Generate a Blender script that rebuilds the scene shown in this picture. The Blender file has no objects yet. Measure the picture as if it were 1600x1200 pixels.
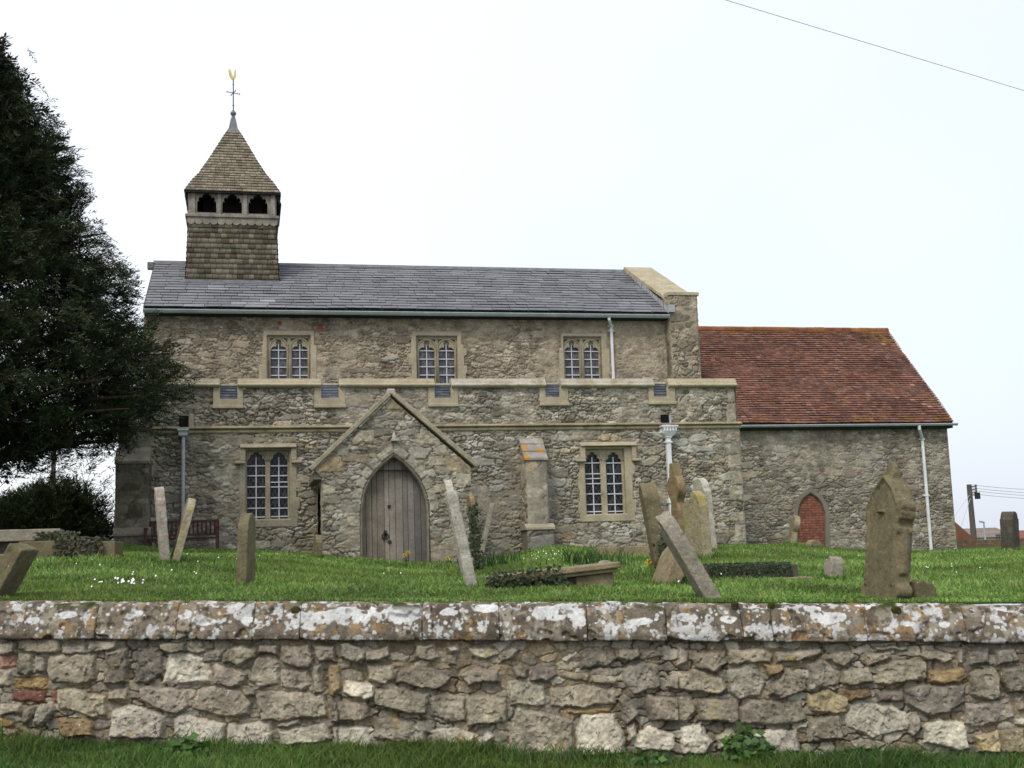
import bpy, math, random
import numpy as np
from mathutils import Vector, Matrix, geometry
random.seed(7); rng=np.random.default_rng(11)
SC=bpy.context.scene; COL=SC.collection
# ------------------------------------------------------------------ camera model (used to recover real positions)
f=1900.; pitch=math.atan(273/1900.); roll=0.033; TH=math.radians(12.5); EYE=1.65; D0=31.
FW=np.array([0,math.cos(pitch),math.sin(pitch)]);U0=np.array([0,-math.sin(pitch),math.cos(pitch)]);X0=np.array([1.,0,0])
RT=math.cos(roll)*X0-math.sin(roll)*U0; UP=math.sin(roll)*X0+math.cos(roll)*U0
CAM=np.array([0,0,EYE]); O=np.array([0,D0,0.]); eU=np.array([math.cos(TH),math.sin(TH),0]); eV=np.array([-math.sin(TH),math.cos(TH),0])
def ray(px,py): return FW*f+RT*(px-800)+UP*(600-py)
def P(px,py,v=0.):                      # point of the church plane v=const, in church coordinates (u,z)
    d=ray(px,py); t=((O+v*eV-CAM)@eV)/(d@eV); p=CAM+d*t; return float((p-O)@eU), float(p[2])
def W(px,py,depth):
    d=ray(px,py); return CAM+d/d[1]*depth
def toC(u,v,z): return O+u*eU+v*eV+np.array([0,0,z])
# ------------------------------------------------------------------ noise
_pr=np.random.default_rng(3); PERM=_pr.permutation(256); PERM=np.concatenate([PERM,PERM])
def vnoise(x,y,s=0):
    x=np.asarray(x,float)+s*17.31; y=np.asarray(y,float)+s*9.77
    xi=np.floor(x).astype(int); yi=np.floor(y).astype(int); fx=x-xi; fy=y-yi
    fx=fx*fx*(3-2*fx); fy=fy*fy*(3-2*fy)
    def h(a,b): return PERM[(PERM[a&255]+b)&255]/255.
    return (h(xi,yi)*(1-fx)+h(xi+1,yi)*fx)*(1-fy)+(h(xi,yi+1)*(1-fx)+h(xi+1,yi+1)*fx)*fy
def fbm(x,y,o=4,s=0):
    r=0;a=.5;t=0
    for i in range(o):
        r=r+a*vnoise(np.asarray(x)*2**i,np.asarray(y)*2**i,s+i*3); t+=a; a*=.5
    return r/t
def sstep(a,b,x): t=np.clip((x-a)/(b-a),0,1); return t*t*(3-2*t)
def pip(x,y,poly):
    ins=np.zeros(np.shape(x),bool); n=len(poly)
    for i in range(n):
        x0,y0=poly[i]; x1,y1=poly[(i+1)%n]
        if y0==y1: continue
        c=((y0>y)!=(y1>y))&(x<(x1-x0)*(y-y0)/(y1-y0)+x0); ins^=c
    return ins
def sdf(x,y,poly):                      # positive inside
    d=np.full(np.shape(x),1e9); n=len(poly)
    for i in range(n):
        x0,y0=poly[i]; x1,y1=poly[(i+1)%n]; ex=x1-x0; ey=y1-y0
        t=np.clip(((x-x0)*ex+(y-y0)*ey)/(ex*ex+ey*ey+1e-12),0,1)
        d=np.minimum(d,np.hypot(x-x0-t*ex,y-y0-t*ey))
    return np.where(pip(x,y,poly),d,-d)
# ------------------------------------------------------------------ materials
def mkmat(name,col=(.3,.3,.3),attr=False,var=.3,scale=4.,fine=30.,bump=.3,bscale=40.,rough=.9,spots=(),metal=0.,spec=.3,trans=0.,coord='Object'):
    m=bpy.data.materials.new(name); m.use_nodes=True; nt=m.node_tree; N=nt.nodes; L=nt.links
    b=N['Principled BSDF']; b.inputs['Roughness'].default_value=rough; b.inputs['Metallic'].default_value=metal
    b.inputs['Specular IOR Level'].default_value=spec
    tc=N.new('ShaderNodeTexCoord'); vec=tc.outputs[coord]
    def noise(sc,det=4,ro=.6):
        n=N.new('ShaderNodeTexNoise'); n.inputs['Scale'].default_value=sc; n.inputs['Detail'].default_value=det; n.inputs['Roughness'].default_value=ro
        L.new(vec,n.inputs['Vector']); return n.outputs['Fac']
    def mr(inp,a,b_,c,d):
        n=N.new('ShaderNodeMapRange'); L.new(inp,n.inputs[0]); n.inputs[1].default_value=a; n.inputs[2].default_value=b_; n.inputs[3].default_value=c; n.inputs[4].default_value=d; return n.outputs[0]
    def mul(a,b_):
        n=N.new('ShaderNodeMath'); n.operation='MULTIPLY'; L.new(a,n.inputs[0]); L.new(b_,n.inputs[1]); return n.outputs[0]
    if attr:
        a=N.new('ShaderNodeAttribute'); a.attribute_name='Col'; c=a.outputs['Color']
    else:
        r=N.new('ShaderNodeRGB'); r.outputs[0].default_value=(*col,1); c=r.outputs[0]
    if var>0:
        k=mul(mr(noise(scale),.3,.7,1-var,1+var),mr(noise(fine,3),.3,.7,1-var*.7,1+var*.7))
        n=N.new('ShaderNodeVectorMath'); n.operation='SCALE'; L.new(c,n.inputs[0]); L.new(k,n.inputs['Scale']); c=n.outputs[0]
    for (sc_,lo,hi,scol) in spots:
        mx=N.new('ShaderNodeMix'); mx.data_type='RGBA'; L.new(mr(noise(sc_,5,.62),lo,hi,0,1),mx.inputs[0]); L.new(c,mx.inputs[6]); mx.inputs[7].default_value=(*scol,1); c=mx.outputs[2]
    L.new(c,b.inputs['Base Color'])
    if bump>0:
        bp=N.new('ShaderNodeBump'); bp.inputs['Strength'].default_value=bump; bp.inputs['Distance'].default_value=.02
        L.new(noise(bscale,6,.65),bp.inputs['Height']); L.new(bp.outputs[0],b.inputs['Normal'])
    if trans>0:
        t=N.new('ShaderNodeBsdfTranslucent'); L.new(c,t.inputs[0]); ms=N.new('ShaderNodeMixShader'); ms.inputs[0].default_value=trans
        L.new(b.outputs[0],ms.inputs[1]); L.new(t.outputs[0],ms.inputs[2]); L.new(ms.outputs[0],N['Material Output'].inputs[0])
    return m
M={}
M['rubble']=mkmat('rubble',attr=True,var=.28,scale=3,fine=22,bump=.55,bscale=30,rough=.95,spec=.15,
   spots=((14,.66,.72,(.36,.34,.29)),))
M['wallstone']=mkmat('wallstone',attr=True,var=.34,scale=6,fine=38,bump=.9,bscale=38,rough=.95,spec=.12,spots=((5,.63,.70,(.34,.27,.11)),(13,.62,.68,(.13,.115,.09)),(19,.645,.69,(.50,.48,.42))))
M['coping']=mkmat('coping',attr=True,var=.22,scale=8,fine=60,bump=.6,bscale=55,rough=.95,spec=.15)
M['ashlar']=mkmat('ashlar',(.375,.325,.22),var=.2,scale=2.2,fine=18,bump=.25,bscale=40,rough=.9,spec=.2,spots=((5,.6,.72,(.22,.19,.13)),))
M['ashlar_grey']=mkmat('ashlar_grey',(.33,.29,.205),var=.25,scale=3,fine=22,bump=.35,bscale=40,rough=.92,spec=.2,spots=((6,.58,.7,(.2,.18,.14)),(17,.66,.7,(.4,.38,.32))))
M['ashlar_dark']=mkmat('ashlar_dark',(.2,.18,.135),var=.3,scale=3,fine=25,bump=.4,bscale=40,rough=.92,spec=.2,spots=((14,.63,.7,(.3,.29,.25)),))
M['string']=mkmat('string',(.31,.27,.17),var=.25,scale=1.5,fine=20,bump=.25,rough=.9,spec=.2,spots=((4,.55,.68,(.15,.13,.07)),))
M['capstone']=mkmat('capstone',(.42,.385,.31),var=.2,scale=2,fine=20,bump=.2,rough=.9,spec=.2,spots=((3,.5,.65,(.3,.25,.16)),))
M['slate']=mkmat('slate',attr=True,var=.18,scale=1.3,fine=14,bump=.15,bscale=30,rough=.55,spec=.4)
M['tile']=mkmat('tile',attr=True,var=.3,scale=.9,fine=12,bump=.25,bscale=30,rough=.85,spec=.25,spots=((1.1,.64,.78,(.22,.105,.02)),))
M['shingle']=mkmat('shingle',attr=True,var=.25,scale=2,fine=20,bump=.4,bscale=30,rough=.9,spec=.2)
M['lead']=mkmat('lead',(.36,.37,.39),var=.2,scale=4,fine=25,bump=.15,rough=.6,spec=.4)
M['leaddark']=mkmat('leaddark',(.13,.135,.145),var=.35,scale=4,fine=25,bump=.15,rough=.6,spec=.4)
M['oldwood']=mkmat('oldwood',(.235,.21,.17),var=.35,scale=3,fine=25,bump=.4,rough=.9,spec=.2)
M['darkwood']=mkmat('darkwood',(.03,.028,.03),var=.3,bump=.3,rough=.9,spec=.2)
M['door']=mkmat('door',attr=True,var=.25,scale=2,fine=25,bump=.3,rough=.85,spec=.2)
M['iron']=mkmat('iron',(.02,.02,.022),var=.2,bump=0,rough=.6)
M['gold']=mkmat('gold',(.85,.62,.25),var=.1,bump=0,rough=.35,metal=.8)
M['whitepaint']=mkmat('whitepaint',(.68,.695,.70),var=.1,scale=3,fine=20,bump=.05,rough=.5,spec=.4)
M['greypaint']=mkmat('greypaint',(.42,.45,.47),var=.12,scale=3,fine=20,bump=.05,rough=.5,spec=.4)
M['gutter']=mkmat('gutter',(.36,.42,.395),var=.15,scale=2,fine=20,bump=.05,rough=.5,spec=.4)
M['bars']=mkmat('bars',(.56,.58,.60),var=.08,bump=0,rough=.6)
M['mortar']=mkmat('mortar',(.42,.38,.30),var=.2,bump=.3)
M['dark']=mkmat('dark',(.012,.011,.011),var=.2,bump=0,rough=.95,spec=.05)
M['bench']=mkmat('bench',(.085,.04,.035),var=.3,bump=.2,rough=.8)
M['cement']=mkmat('cement',(.21,.19,.15),var=.15,scale=2,bump=.2,rough=.95,spec=.1)
def glass_mat(name,base,lite,frac):
    m=bpy.data.materials.new(name); m.use_nodes=True; nt=m.node_tree; N=nt.nodes; L=nt.links; b=N['Principled BSDF']
    b.inputs['Roughness'].default_value=.3; b.inputs['Specular IOR Level'].default_value=.22
    tc=N.new('ShaderNodeTexCoord'); sp=N.new('ShaderNodeSeparateXYZ'); L.new(tc.outputs['Object'],sp.inputs[0])
    def mth(op,a,b_=None,v=None):
        n=N.new('ShaderNodeMath'); n.operation=op; L.new(a,n.inputs[0])
        if b_ is not None: L.new(b_,n.inputs[1])
        if v is not None: n.inputs[1].default_value=v
        return n.outputs[0]
    u=mth('MULTIPLY',sp.outputs['X'],v=8.5); z=mth('MULTIPLY',sp.outputs['Z'],v=5.6)
    p=mth('ADD',u,z); q=mth('SUBTRACT',u,z)
    def line(x): return mth('LESS_THAN',mth('ABSOLUTE',mth('SUBTRACT',mth('FRACT',x),v=.5)),v=.055)
    ln=mth('MAXIMUM',line(p),line(q))
    cell=N.new('ShaderNodeCombineXYZ'); L.new(mth('FLOOR',mth('ADD',p,v=.5)),cell.inputs[0]); L.new(mth('FLOOR',mth('ADD',q,v=.5)),cell.inputs[1])
    wn=N.new('ShaderNodeTexWhiteNoise'); wn.noise_dimensions='3D'; L.new(cell.outputs[0],wn.inputs['Vector'])
    lt=mth('GREATER_THAN',wn.outputs['Value'],v=1-frac)
    mx=N.new('ShaderNodeMix'); mx.data_type='RGBA'; L.new(lt,mx.inputs[0]); mx.inputs[6].default_value=(*base,1); mx.inputs[7].default_value=(*lite,1)
    m2=N.new('ShaderNodeMix'); m2.data_type='RGBA'; L.new(ln,m2.inputs[0]); L.new(mx.outputs[2],m2.inputs[6]); m2.inputs[7].default_value=(.075,.075,.077,1)
    L.new(m2.outputs[2],b.inputs['Base Color'])
    nz=N.new('ShaderNodeTexNoise'); nz.inputs['Scale'].default_value=9; L.new(tc.outputs['Object'],nz.inputs['Vector'])
    sm=mth('ADD',mth('MULTIPLY',wn.outputs['Value'],v=.6),nz.outputs['Fac'])
    bp=N.new('ShaderNodeBump'); bp.inputs['Strength'].default_value=.35; bp.inputs['Distance'].default_value=.02; L.new(sm,bp.inputs['Height']); L.new(bp.outputs[0],b.inputs['Normal'])
    return m
M['glass_hi']=glass_mat('leaded_glass_pale',(.06,.063,.066),(.12,.12,.12),.4)
M['glass_lo']=glass_mat('leaded_glass_dark',(.012,.012,.012),(.04,.04,.042),.18)
def brick_mat(name,c1,c2,mo,sc,coordswap=True):
    m=bpy.data.materials.new(name); m.use_nodes=True; nt=m.node_tree; N=nt.nodes; L=nt.links; b=N['Principled BSDF']; b.inputs['Roughness'].default_value=.9
    tc=N.new('ShaderNodeTexCoord'); sp=N.new('ShaderNodeSeparateXYZ'); cb=N.new('ShaderNodeCombineXYZ'); L.new(tc.outputs['Object'],sp.inputs[0])
    L.new(sp.outputs['X'],cb.inputs[0]); L.new(sp.outputs['Z'],cb.inputs[1])
    t=N.new('ShaderNodeTexBrick'); t.inputs['Scale'].default_value=1; t.inputs['Brick Width'].default_value=.225*sc; t.inputs['Row Height'].default_value=.075*sc; t.inputs['Mortar Size'].default_value=.010*sc
    t.inputs['Color1'].default_value=(*c1,1); t.inputs['Color2'].default_value=(*c2,1); t.inputs['Mortar'].default_value=(*mo,1); L.new(cb.outputs[0],t.inputs['Vector'])
    nz=N.new('ShaderNodeTexNoise'); nz.inputs['Scale'].default_value=7; L.new(tc.outputs['Object'],nz.inputs['Vector'])
    mr=N.new('ShaderNodeMapRange'); L.new(nz.outputs['Fac'],mr.inputs[0]); mr.inputs[1].default_value=.3; mr.inputs[2].default_value=.7; mr.inputs[3].default_value=.65; mr.inputs[4].default_value=1.3
    n=N.new('ShaderNodeVectorMath'); n.operation='SCALE'; L.new(t.outputs['Color'],n.inputs[0]); L.new(mr.outputs[0],n.inputs['Scale']); L.new(n.outputs[0],b.inputs['Base Color'])
    bp=N.new('ShaderNodeBump'); bp.inputs['Strength'].default_value=.5; bp.inputs['Distance'].default_value=.01; bp.invert=True; L.new(t.outputs['Fac'],bp.inputs['Height']); L.new(bp.outputs[0],b.inputs['Normal'])
    return m
M['brick']=brick_mat('brick',(.30,.10,.05),(.21,.07,.042),(.07,.05,.04),1)
M['brickfar']=brick_mat('brickfar',(.16,.09,.05),(.12,.08,.05),(.15,.12,.08),2)
# ------------------------------------------------------------------ object helpers
def setp(o,label=None,cat=None,group=None,kind=None):
    if label: o['label']=label
    if cat: o['category']=cat
    if group: o['group']=group
    if kind: o['kind']=kind
    return o
def empty(name,loc=(0,0,0),rz=0,**k):
    o=bpy.data.objects.new(name,None); COL.objects.link(o); o.location=loc; o.rotation_euler=(0,0,rz); o.empty_display_size=.2
    return setp(o,**k)
def npmesh(name,V,faces,mat,parent=None,col=None,smooth=False,**k):
    """V (n,3); faces: list of (m,k) int arrays"""
    me=bpy.data.meshes.new(name); V=np.asarray(V,np.float32)
    me.vertices.add(len(V)); me.vertices.foreach_set('co',V.ravel())
    if isinstance(faces,np.ndarray): faces=[faces]
    faces=[np.asarray(q,np.int32) for q in faces if len(q)]
    lens=np.concatenate([np.full(len(q),q.shape[1],np.int32) for q in faces]); flat=np.concatenate([q.ravel() for q in faces])
    me.loops.add(len(flat)); me.loops.foreach_set('vertex_index',flat)
    me.polygons.add(len(lens)); me.polygons.foreach_set('loop_start',np.concatenate([[0],np.cumsum(lens)[:-1]]).astype(np.int32))
    try: me.polygons.foreach_set('loop_total',lens)
    except Exception: pass
    if smooth: me.polygons.foreach_set('use_smooth',np.ones(len(lens),bool))
    me.update(calc_edges=True)
    if col is not None:
        a=me.color_attributes.new('Col','FLOAT_COLOR','POINT'); c=np.ones((len(V),4),np.float32); c[:,:3]=col; a.data.foreach_set('color',c.ravel())
    me.materials.append(mat); o=bpy.data.objects.new(name,me); COL.objects.link(o)
    if parent is not None: o.parent=parent
    return setp(o,**k)
class MB:
    def __init__(s): s.v=[]; s.f=[]; s.c=[]; s.cur=(1,1,1)
    def add(s,vs,fs):
        k=len(s.v); s.v+= [tuple(map(float,p)) for p in vs]; s.f+=[[i+k for i in q] for q in fs]; s.c+=[s.cur]*len(vs); return s
    def box(s,a0,a1,b0,b1,c0,c1):
        vs=[(x,y,z) for z in (c0,c1) for y in (b0,b1) for x in (a0,a1)]
        return s.add(vs,[[0,2,3,1],[4,5,7,6],[0,1,5,4],[2,6,7,3],[0,4,6,2],[1,3,7,5]])
    def prism(s,poly,d0,d1,holes=(),mapf=lambda a,d,b:(a,d,b)):
        loops=[list(poly)]+[list(h) for h in holes]
        tris=geometry.tessellate_polygon([[Vector((a,b,0)) for a,b in l] for l in loops])
        pts=[p for l in loops for p in l]; n=len(pts)
        vs=[mapf(a,d0,b) for a,b in pts]+[mapf(a,d1,b) for a,b in pts]
        fs=[]
        for t in tris:
            (x0,y0),(x1,y1),(x2,y2)=[pts[i] for i in t]
            t=list(t)
            if (x1-x0)*(y2-y0)-(x2-x0)*(y1-y0)<0: t=t[::-1]
            fs.append(t); fs.append([i+n for i in t[::-1]])
        k=0
        for li,l in enumerate(loops):
            m=len(l); ar=sum(l[i][0]*l[(i+1)%m][1]-l[(i+1)%m][0]*l[i][1] for i in range(m))
            for i in range(m):
                a,b=k+i,k+(i+1)%m
                q=[a,a+n,b+n,b]
                if (ar<0)!=(li>0): q=q[::-1]
                fs.append(q)
            k+=m
        return s.add(vs,fs)
    def tube(s,pts,r,n=8,close=True):
        pts=[Vector(p) for p in pts]; rs=r if isinstance(r,(list,tuple)) else [r]*len(pts)
        vs=[];fs=[]; up=None
        for i,p in enumerate(pts):
            t=(pts[min(i+1,len(pts)-1)]-pts[max(i-1,0)]).normalized()
            if up is None: up=t.orthogonal().normalized()
            up=(up-t*up.dot(t)); up=up.normalized() if up.length>1e-6 else t.orthogonal().normalized()
            w=t.cross(up)
            for k in range(n):
                a=2*math.pi*k/n; vs.append(p+(up*math.cos(a)+w*math.sin(a))*rs[i])
        for i in range(len(pts)-1):
            for k in range(n): fs.append([i*n+k,i*n+(k+1)%n,(i+1)*n+(k+1)%n,(i+1)*n+k])
        if close: fs.append(list(range(n))[::-1]); fs.append([(len(pts)-1)*n+k for k in range(n)])
        return s.add(vs,fs)
    def lathe(s,prof,c,n=16):
        vs=[(c[0]+r*math.cos(2*math.pi*k/n),c[1]+r*math.sin(2*math.pi*k/n),c[2]+z) for r,z in prof for k in range(n)]
        fs=[[i*n+k,i*n+(k+1)%n,(i+1)*n+(k+1)%n,(i+1)*n+k] for i in range(len(prof)-1) for k in range(n)]
        return s.add(vs,fs)
    def build(s,name,mat,parent=None,bevel=0,smooth=False,seg=1,col=False,**k):
        me=bpy.data.meshes.new(name); me.from_pydata(s.v,[],s.f); me.update()
        if smooth: me.polygons.foreach_set('use_smooth',np.ones(len(me.polygons),bool))
        if col:
            a=me.color_attributes.new('Col','FLOAT_COLOR','POINT'); c=np.ones((len(s.v),4),np.float32); c[:,:3]=s.c; a.data.foreach_set('color',c.ravel())
        me.materials.append(mat); o=bpy.data.objects.new(name,me); COL.objects.link(o)
        if bevel: 
            b=o.modifiers.new('bevel','BEVEL'); b.width=bevel; b.segments=seg; b.limit_method='ANGLE'; b.angle_limit=.6
        if parent is not None: o.parent=parent
        return setp(o,**k)
# ------------------------------------------------------------------ rubble masonry as real relief
def cells(x,y,sx,sy,seed):
    """irregular coursed stones: returns edge distance (0 at joint..), id hash in 0..1 x3"""
    wx=x+ (fbm(x/sx*.9,y/sy*.9,2,seed+40)-.5)*sx*.55; wy=y+(fbm(x/sx*.6,y/sy*.6,2,seed+50)-.5)*sy*.8
    wx=wx+(fbm(x/sy*3.1,y/sy*3.1,3,seed+60)-.5)*sy*.42; wy=wy+(fbm(x/sy*3.1,y/sy*3.1,3,seed+70)-.5)*sy*.36
    X=wx/sx; Y=wy/sy; iy=np.floor(Y).astype(int)
    r=np.random.default_rng(seed); T=r.random((256,6))
    f1=np.full(X.shape,9.);f2=np.full(X.shape,9.); idh=np.zeros(X.shape,int)
    for dy in (-1,0,1):
        ry=iy+dy; off=T[ry&255,0]; ix=np.floor(X+off).astype(int)
        for dx in (-2,-1,0,1,2):
            cx=ix+dx; h=PERM[(PERM[cx&255]+ry)&255]
            px=cx-off+.5+(T[h,1]-.5)*.85; py=ry+.5+(T[h,2]-.5)*.7
            ax=np.abs(X-px)*(.75+.5*T[h,5]); ay=np.abs(Y-py)*(.8+.4*T[h,4])
            d=(ax**2.6+ay**2.6)**(1/2.6)-(T[h,3]-.5)*.28
            m=d<f1; f2=np.where(m,f1,np.minimum(f2,d)); idh=np.where(m,h*256+(cx&15)*16+(ry&15),idh); f1=np.where(m,d,f1)
    rr=np.random.default_rng(seed+1).random((65536,4))
    return f2-f1, rr[idh&65535]
def palmix(pal,r):
    pal=np.array(pal); k=np.minimum((r[...,0]*len(pal)).astype(int),len(pal)-1)
    return pal[k]*(.70+.60*r[...,1])[...,None]
def rubble(name,parent,mat,bounds,mapf,res,sx,sy,depth,seed,pal,mort,dmap=None,trd=None,poly=None,holes=(),traced=(),mlev=.42,fade=.05,smear=.5,jw=.22,big=.2,**k):
    a0,a1,b0,b1=bounds; na=max(2,int(round((a1-a0)/res))+1); nb=max(2,int(round((b1-b0)/res))+1)
    A,B=np.meshgrid(np.linspace(a0,a1,na),np.linspace(b0,b1,nb))
    trd=trd or depth
    if dmap: depth=depth*dmap(A)
    e,r=cells(A,B,sx,sy,seed)
    if big:
        eb,rb=cells(A,B,sx*1.9,sy*1.75,seed+7); tk=(rb[...,3]>1-big); e=np.where(tk,eb*1.5,np.minimum(e,eb*1.5)); r=np.where(tk[...,None],rb,r)
    st=sstep(0,jw,e)**.7*(.55+.45*r[...,2])
    rough=fbm(A/sy*2.2,B/sy*2.2,4,seed+5)-.5
    fine=fbm(A*24,B*24,3,seed+6)-.5
    hs=depth*(st+rough*.75*st+fine*.5*st)
    low=fbm(A*.9,B*.9,3,seed+9)
    ml=depth*np.clip(mlev+(low-.5)*smear*2,.05,.95)*(.9+.35*(fbm(A*14,B*14,3,seed+11)-.5)*2)
    col=palmix(pal,r)*(1+.25*(fbm(A*9,B*9,3,seed+2)-.5))[...,None]
    mort=np.array(mort); mk=sstep(-.12*depth,.2*depth,ml-hs)[...,None]
    h=np.maximum(hs,ml*.92)
    deep=sstep(.13,.0,e)*sstep(.58,.34,low+.4*(r[...,2]-.5))        # open joints
    h=h-deep*depth*1.1
    col=col*(1-mk)+mort*(.8+.4*low)[...,None]*mk
    col=col*(.8+.45*fbm(A*.35,B*.5,3,seed+21))[...,None]
    col=col*(1-.22*sstep(.52,.75,fbm(A*2.6,B*.28,3,seed+23)))[...,None]
    for tr in traced:
        pl,tc,th,rd=tr; xs=[p[0] for p in pl]; ys=[p[1] for p in pl]; g=.03
        i0=np.searchsorted(A[0],min(xs)-g); i1=np.searchsorted(A[0],max(xs)+g); j0=np.searchsorted(B[:,0],min(ys)-g); j1=np.searchsorted(B[:,0],max(ys)+g)
        if i1<=i0 or j1<=j0: continue
        s=np.s_[j0:j1,i0:i1]; a=A[s]; b=B[s]
        wa=a+(fbm(a*14,b*14,4,seed+31)-.5)*rd*1.35; wb=b+(fbm(a*14,b*14,4,seed+33)-.5)*rd*1.35
        d=sdf(wa,wb,pl); m=sstep(-.004,rd,d); ins=sstep(-.004,.008,d)[...,None]
        hh=th*(m**.6)+trd*(.75*(fbm(a*11+xs[0]*5,b*11,4,seed+35)-.5)+.35*(fbm(a*34,b*34,3,seed+36)-.5))*m
        und=(max(ys)-b)/(max(ys)-min(ys)); hh=hh*(.78+.44*und)-.28*trd*sstep(.58,.70,fbm(a*19,b*19,3,seed+39))*m
        h[s]=h[s]*(1-ins[...,0])+hh*ins[...,0]
        col[s]=col[s]*(1-ins)+np.array(tc)*(.55+.9*fbm(a*12,b*12,5,seed+37))[...,None]*ins
    if fade>0:
        fd=np.minimum(np.minimum(A-a0,a1-A),.5); h=h*sstep(0,fade,fd)
    V=np.stack(mapf(A,B,h),-1).reshape(-1,3)
    idx=np.arange(na*nb).reshape(nb,na); F=np.stack([idx[:-1,:-1],idx[:-1,1:],idx[1:,1:],idx[1:,:-1]],-1)
    ca=(A[:-1,:-1]+A[1:,1:])/2; cb=(B[:-1,:-1]+B[1:,1:])/2; keep=np.ones(ca.shape,bool)
    if poly is not None: keep&=pip(ca,cb,poly)
    for hl in holes: keep&=~pip(ca,cb,hl)
    F=F[keep]; used=np.zeros(len(V),bool); used[F.ravel()]=True; rm=np.cumsum(used)-1
    return npmesh(name,V[used],rm[F],mat,parent,col=col.reshape(-1,3)[used],smooth=False,**k)
def front(v): return lambda a,b,h:(a,v-h,b)
# ------------------------------------------------------------------ tiles
def tiles(name,parent,mat,rows,width,thick,pal,seed,gap=.004,wj=.1,tilt=.003,slip=.01,shade=None,wav=0.,tv=.25,**k):
    r=random.Random(seed); V=[];F=[];C=[]
    for ri,(L0,R0,L1,R1,Nn) in enumerate(rows):
        L0,R0,L1,R1,Nn=[np.array(q,float) for q in (L0,R0,L1,R1,Nn)]; Nn/=np.linalg.norm(Nn)
        ln=np.linalg.norm(R0-L0); x=-r.random()*width if ri%2 else -(r.random()*.3)*width
        upv=(L1-L0)/np.linalg.norm(L1-L0)
        while x<ln-.01:
            w=width*(1+(r.random()*2-1)*wj); s0=max(x,0)/ln; s1=min(x+w-gap,ln)/ln; x+=w
            if (s1-s0)*ln<.02: continue
            mpos=L0+(R0-L0)*s0; wvv=(float(vnoise(mpos[0]*.55+mpos[1]*.4,mpos[2]*.8+mpos[1]*.5,seed))-.5)*wav; t=thick*(.8+.5*r.random())+wvv; j=(r.random()-.5)*2*tilt; d=-upv*slip*r.random()
            q=[L0+(R0-L0)*s0+Nn*(t+j)+d, L0+(R0-L0)*s1+Nn*(t-j)+d, L1+(R1-L1)*s1+Nn*(.002+wvv), L1+(R1-L1)*s0+Nn*(.002+wvv)]
            th_=min(.008,max(t-wvv,.004)*.5); q+= [q[0]-Nn*th_,q[1]-Nn*th_,q[2]-Nn*th_*.3,q[3]-Nn*th_*.3]
            b=len(V); V+=q; F+=[[b,b+1,b+2,b+3],[b+4,b+5,b+1,b],[b+7,b+6,b+5,b+4]]
            F.append([b,b+3,b+4,b+4]) if False else None
            c=np.array(pal[r.randrange(len(pal))])*(1+tv*(2*r.random()-1))
            if shade: c=shade((s0+s1)/2*ln,ri,c,r)
            C+=[c]*4+[c*.8]*4
        # backing strip closes the course
        b=len(V); V+=[L0-Nn*(.006+wav*.55),R0-Nn*(.006+wav*.55),R1-Nn*(.006+wav*.55),L1-Nn*(.006+wav*.55)]; F.append([b,b+1,b+2,b+3]); C+=[np.array(pal[0])*.4]*4
    F=[q for q in F if q]
    return npmesh(name,np.array(V),np.array(F),mat,parent,col=np.array(C),**k)
def lerp3(a,b,t): return np.array(a)*(1-t)+np.array(b)*t
# ================================================================== GROUND
_cp=[]
for (px,py,v) in [(-700,846,0),(0,846,0),(150,846,0),(200,851,0),(260,858,0),(400,862,0),(500,868,-1),(620,880,-2),(735,882,-2),(800,868,-.6),(860,853,-.4),(930,856,0),(1010,860,0),(1080,853,0),(1160,849,0),(1250,850,3),(1300,857,3.4),(1400,860,3.4),(1500,857,3.4),(1600,853,4),(2300,835,4)]:
    u,z=P(px,py,v); p=toC(u,v,z); _cp.append((p[0]/p[1],p[1],z))
_cp=np.array(_cp); _fa=[];
for px in (-700,0,400,800,1200,1600,2300):
    p=W(px,940.5,11.35); _fa.append((p[0]/p[1],p[2]))
_fa=np.array(_fa)
def ground(x,y):
    x=np.asarray(x,float); y=np.asarray(y,float); a=x/np.maximum(y,.1)
    yc=np.interp(a,_cp[:,0],_cp[:,1]); zc=np.interp(a,_cp[:,0],_cp[:,2]); zf=np.interp(a,_fa[:,0],_fa[:,1])
    t=(y-11.35)/(yc-11.35); tt=np.clip(t,0,1)
    z=zf+(zc-zf)*tt
    z=z+(.10*(fbm(x*.45,y*.45,3,77)-.5)+.16*(fbm(x*.2+5,y*.2,2,78)-.5))*np.clip(tt*4,0,1)*np.clip((1-tt)*5,0,1)
    dn=np.clip((y-yc-6)/70,0,1); z=z*(1-dn)+(.2)*dn
    return z
def hit(px,py,lo=11.4,hi=34.):
    d=ray(px,py); d=d/d[1]; prev=None
    for s in np.linspace(lo,hi,600):
        p=CAM+d*s; g=float(ground(p[0],p[1]))
        if p[2]<=g: return np.array([p[0],p[1],g])
    p=CAM+d*hi; return np.array([p[0],p[1],float(ground(p[0],p[1]))])
M['soil']=mkmat('turf',(.06,.115,.022),var=.35,scale=1.2,fine=18,bump=.8,bscale=20,rough=1,spec=.05,spots=((.5,.55,.7,(.075,.10,.03)),))
M['grass']=mkmat('grass_blades',attr=True,var=.12,scale=.6,fine=3,bump=0,rough=.75,spec=.25,trans=.35)
aa=np.concatenate([-np.geomspace(6,.75,14)[:-1],np.linspace(-.75,.75,260),np.geomspace(.75,6,14)[1:]])
yy=np.concatenate([np.linspace(11.28,36,150),np.geomspace(36,4000,60)[1:]])
AA,YY=np.meshgrid(aa,yy); XX=AA*YY; V=np.stack([XX,YY,ground(XX,YY)],-1).reshape(-1,3)
nb,na=AA.shape; idx=np.arange(na*nb).reshape(nb,na); Fq=np.stack([idx[:-1,:-1],idx[:-1,1:],idx[1:,1:],idx[1:,:-1]],-1).reshape(-1,4)
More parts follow.
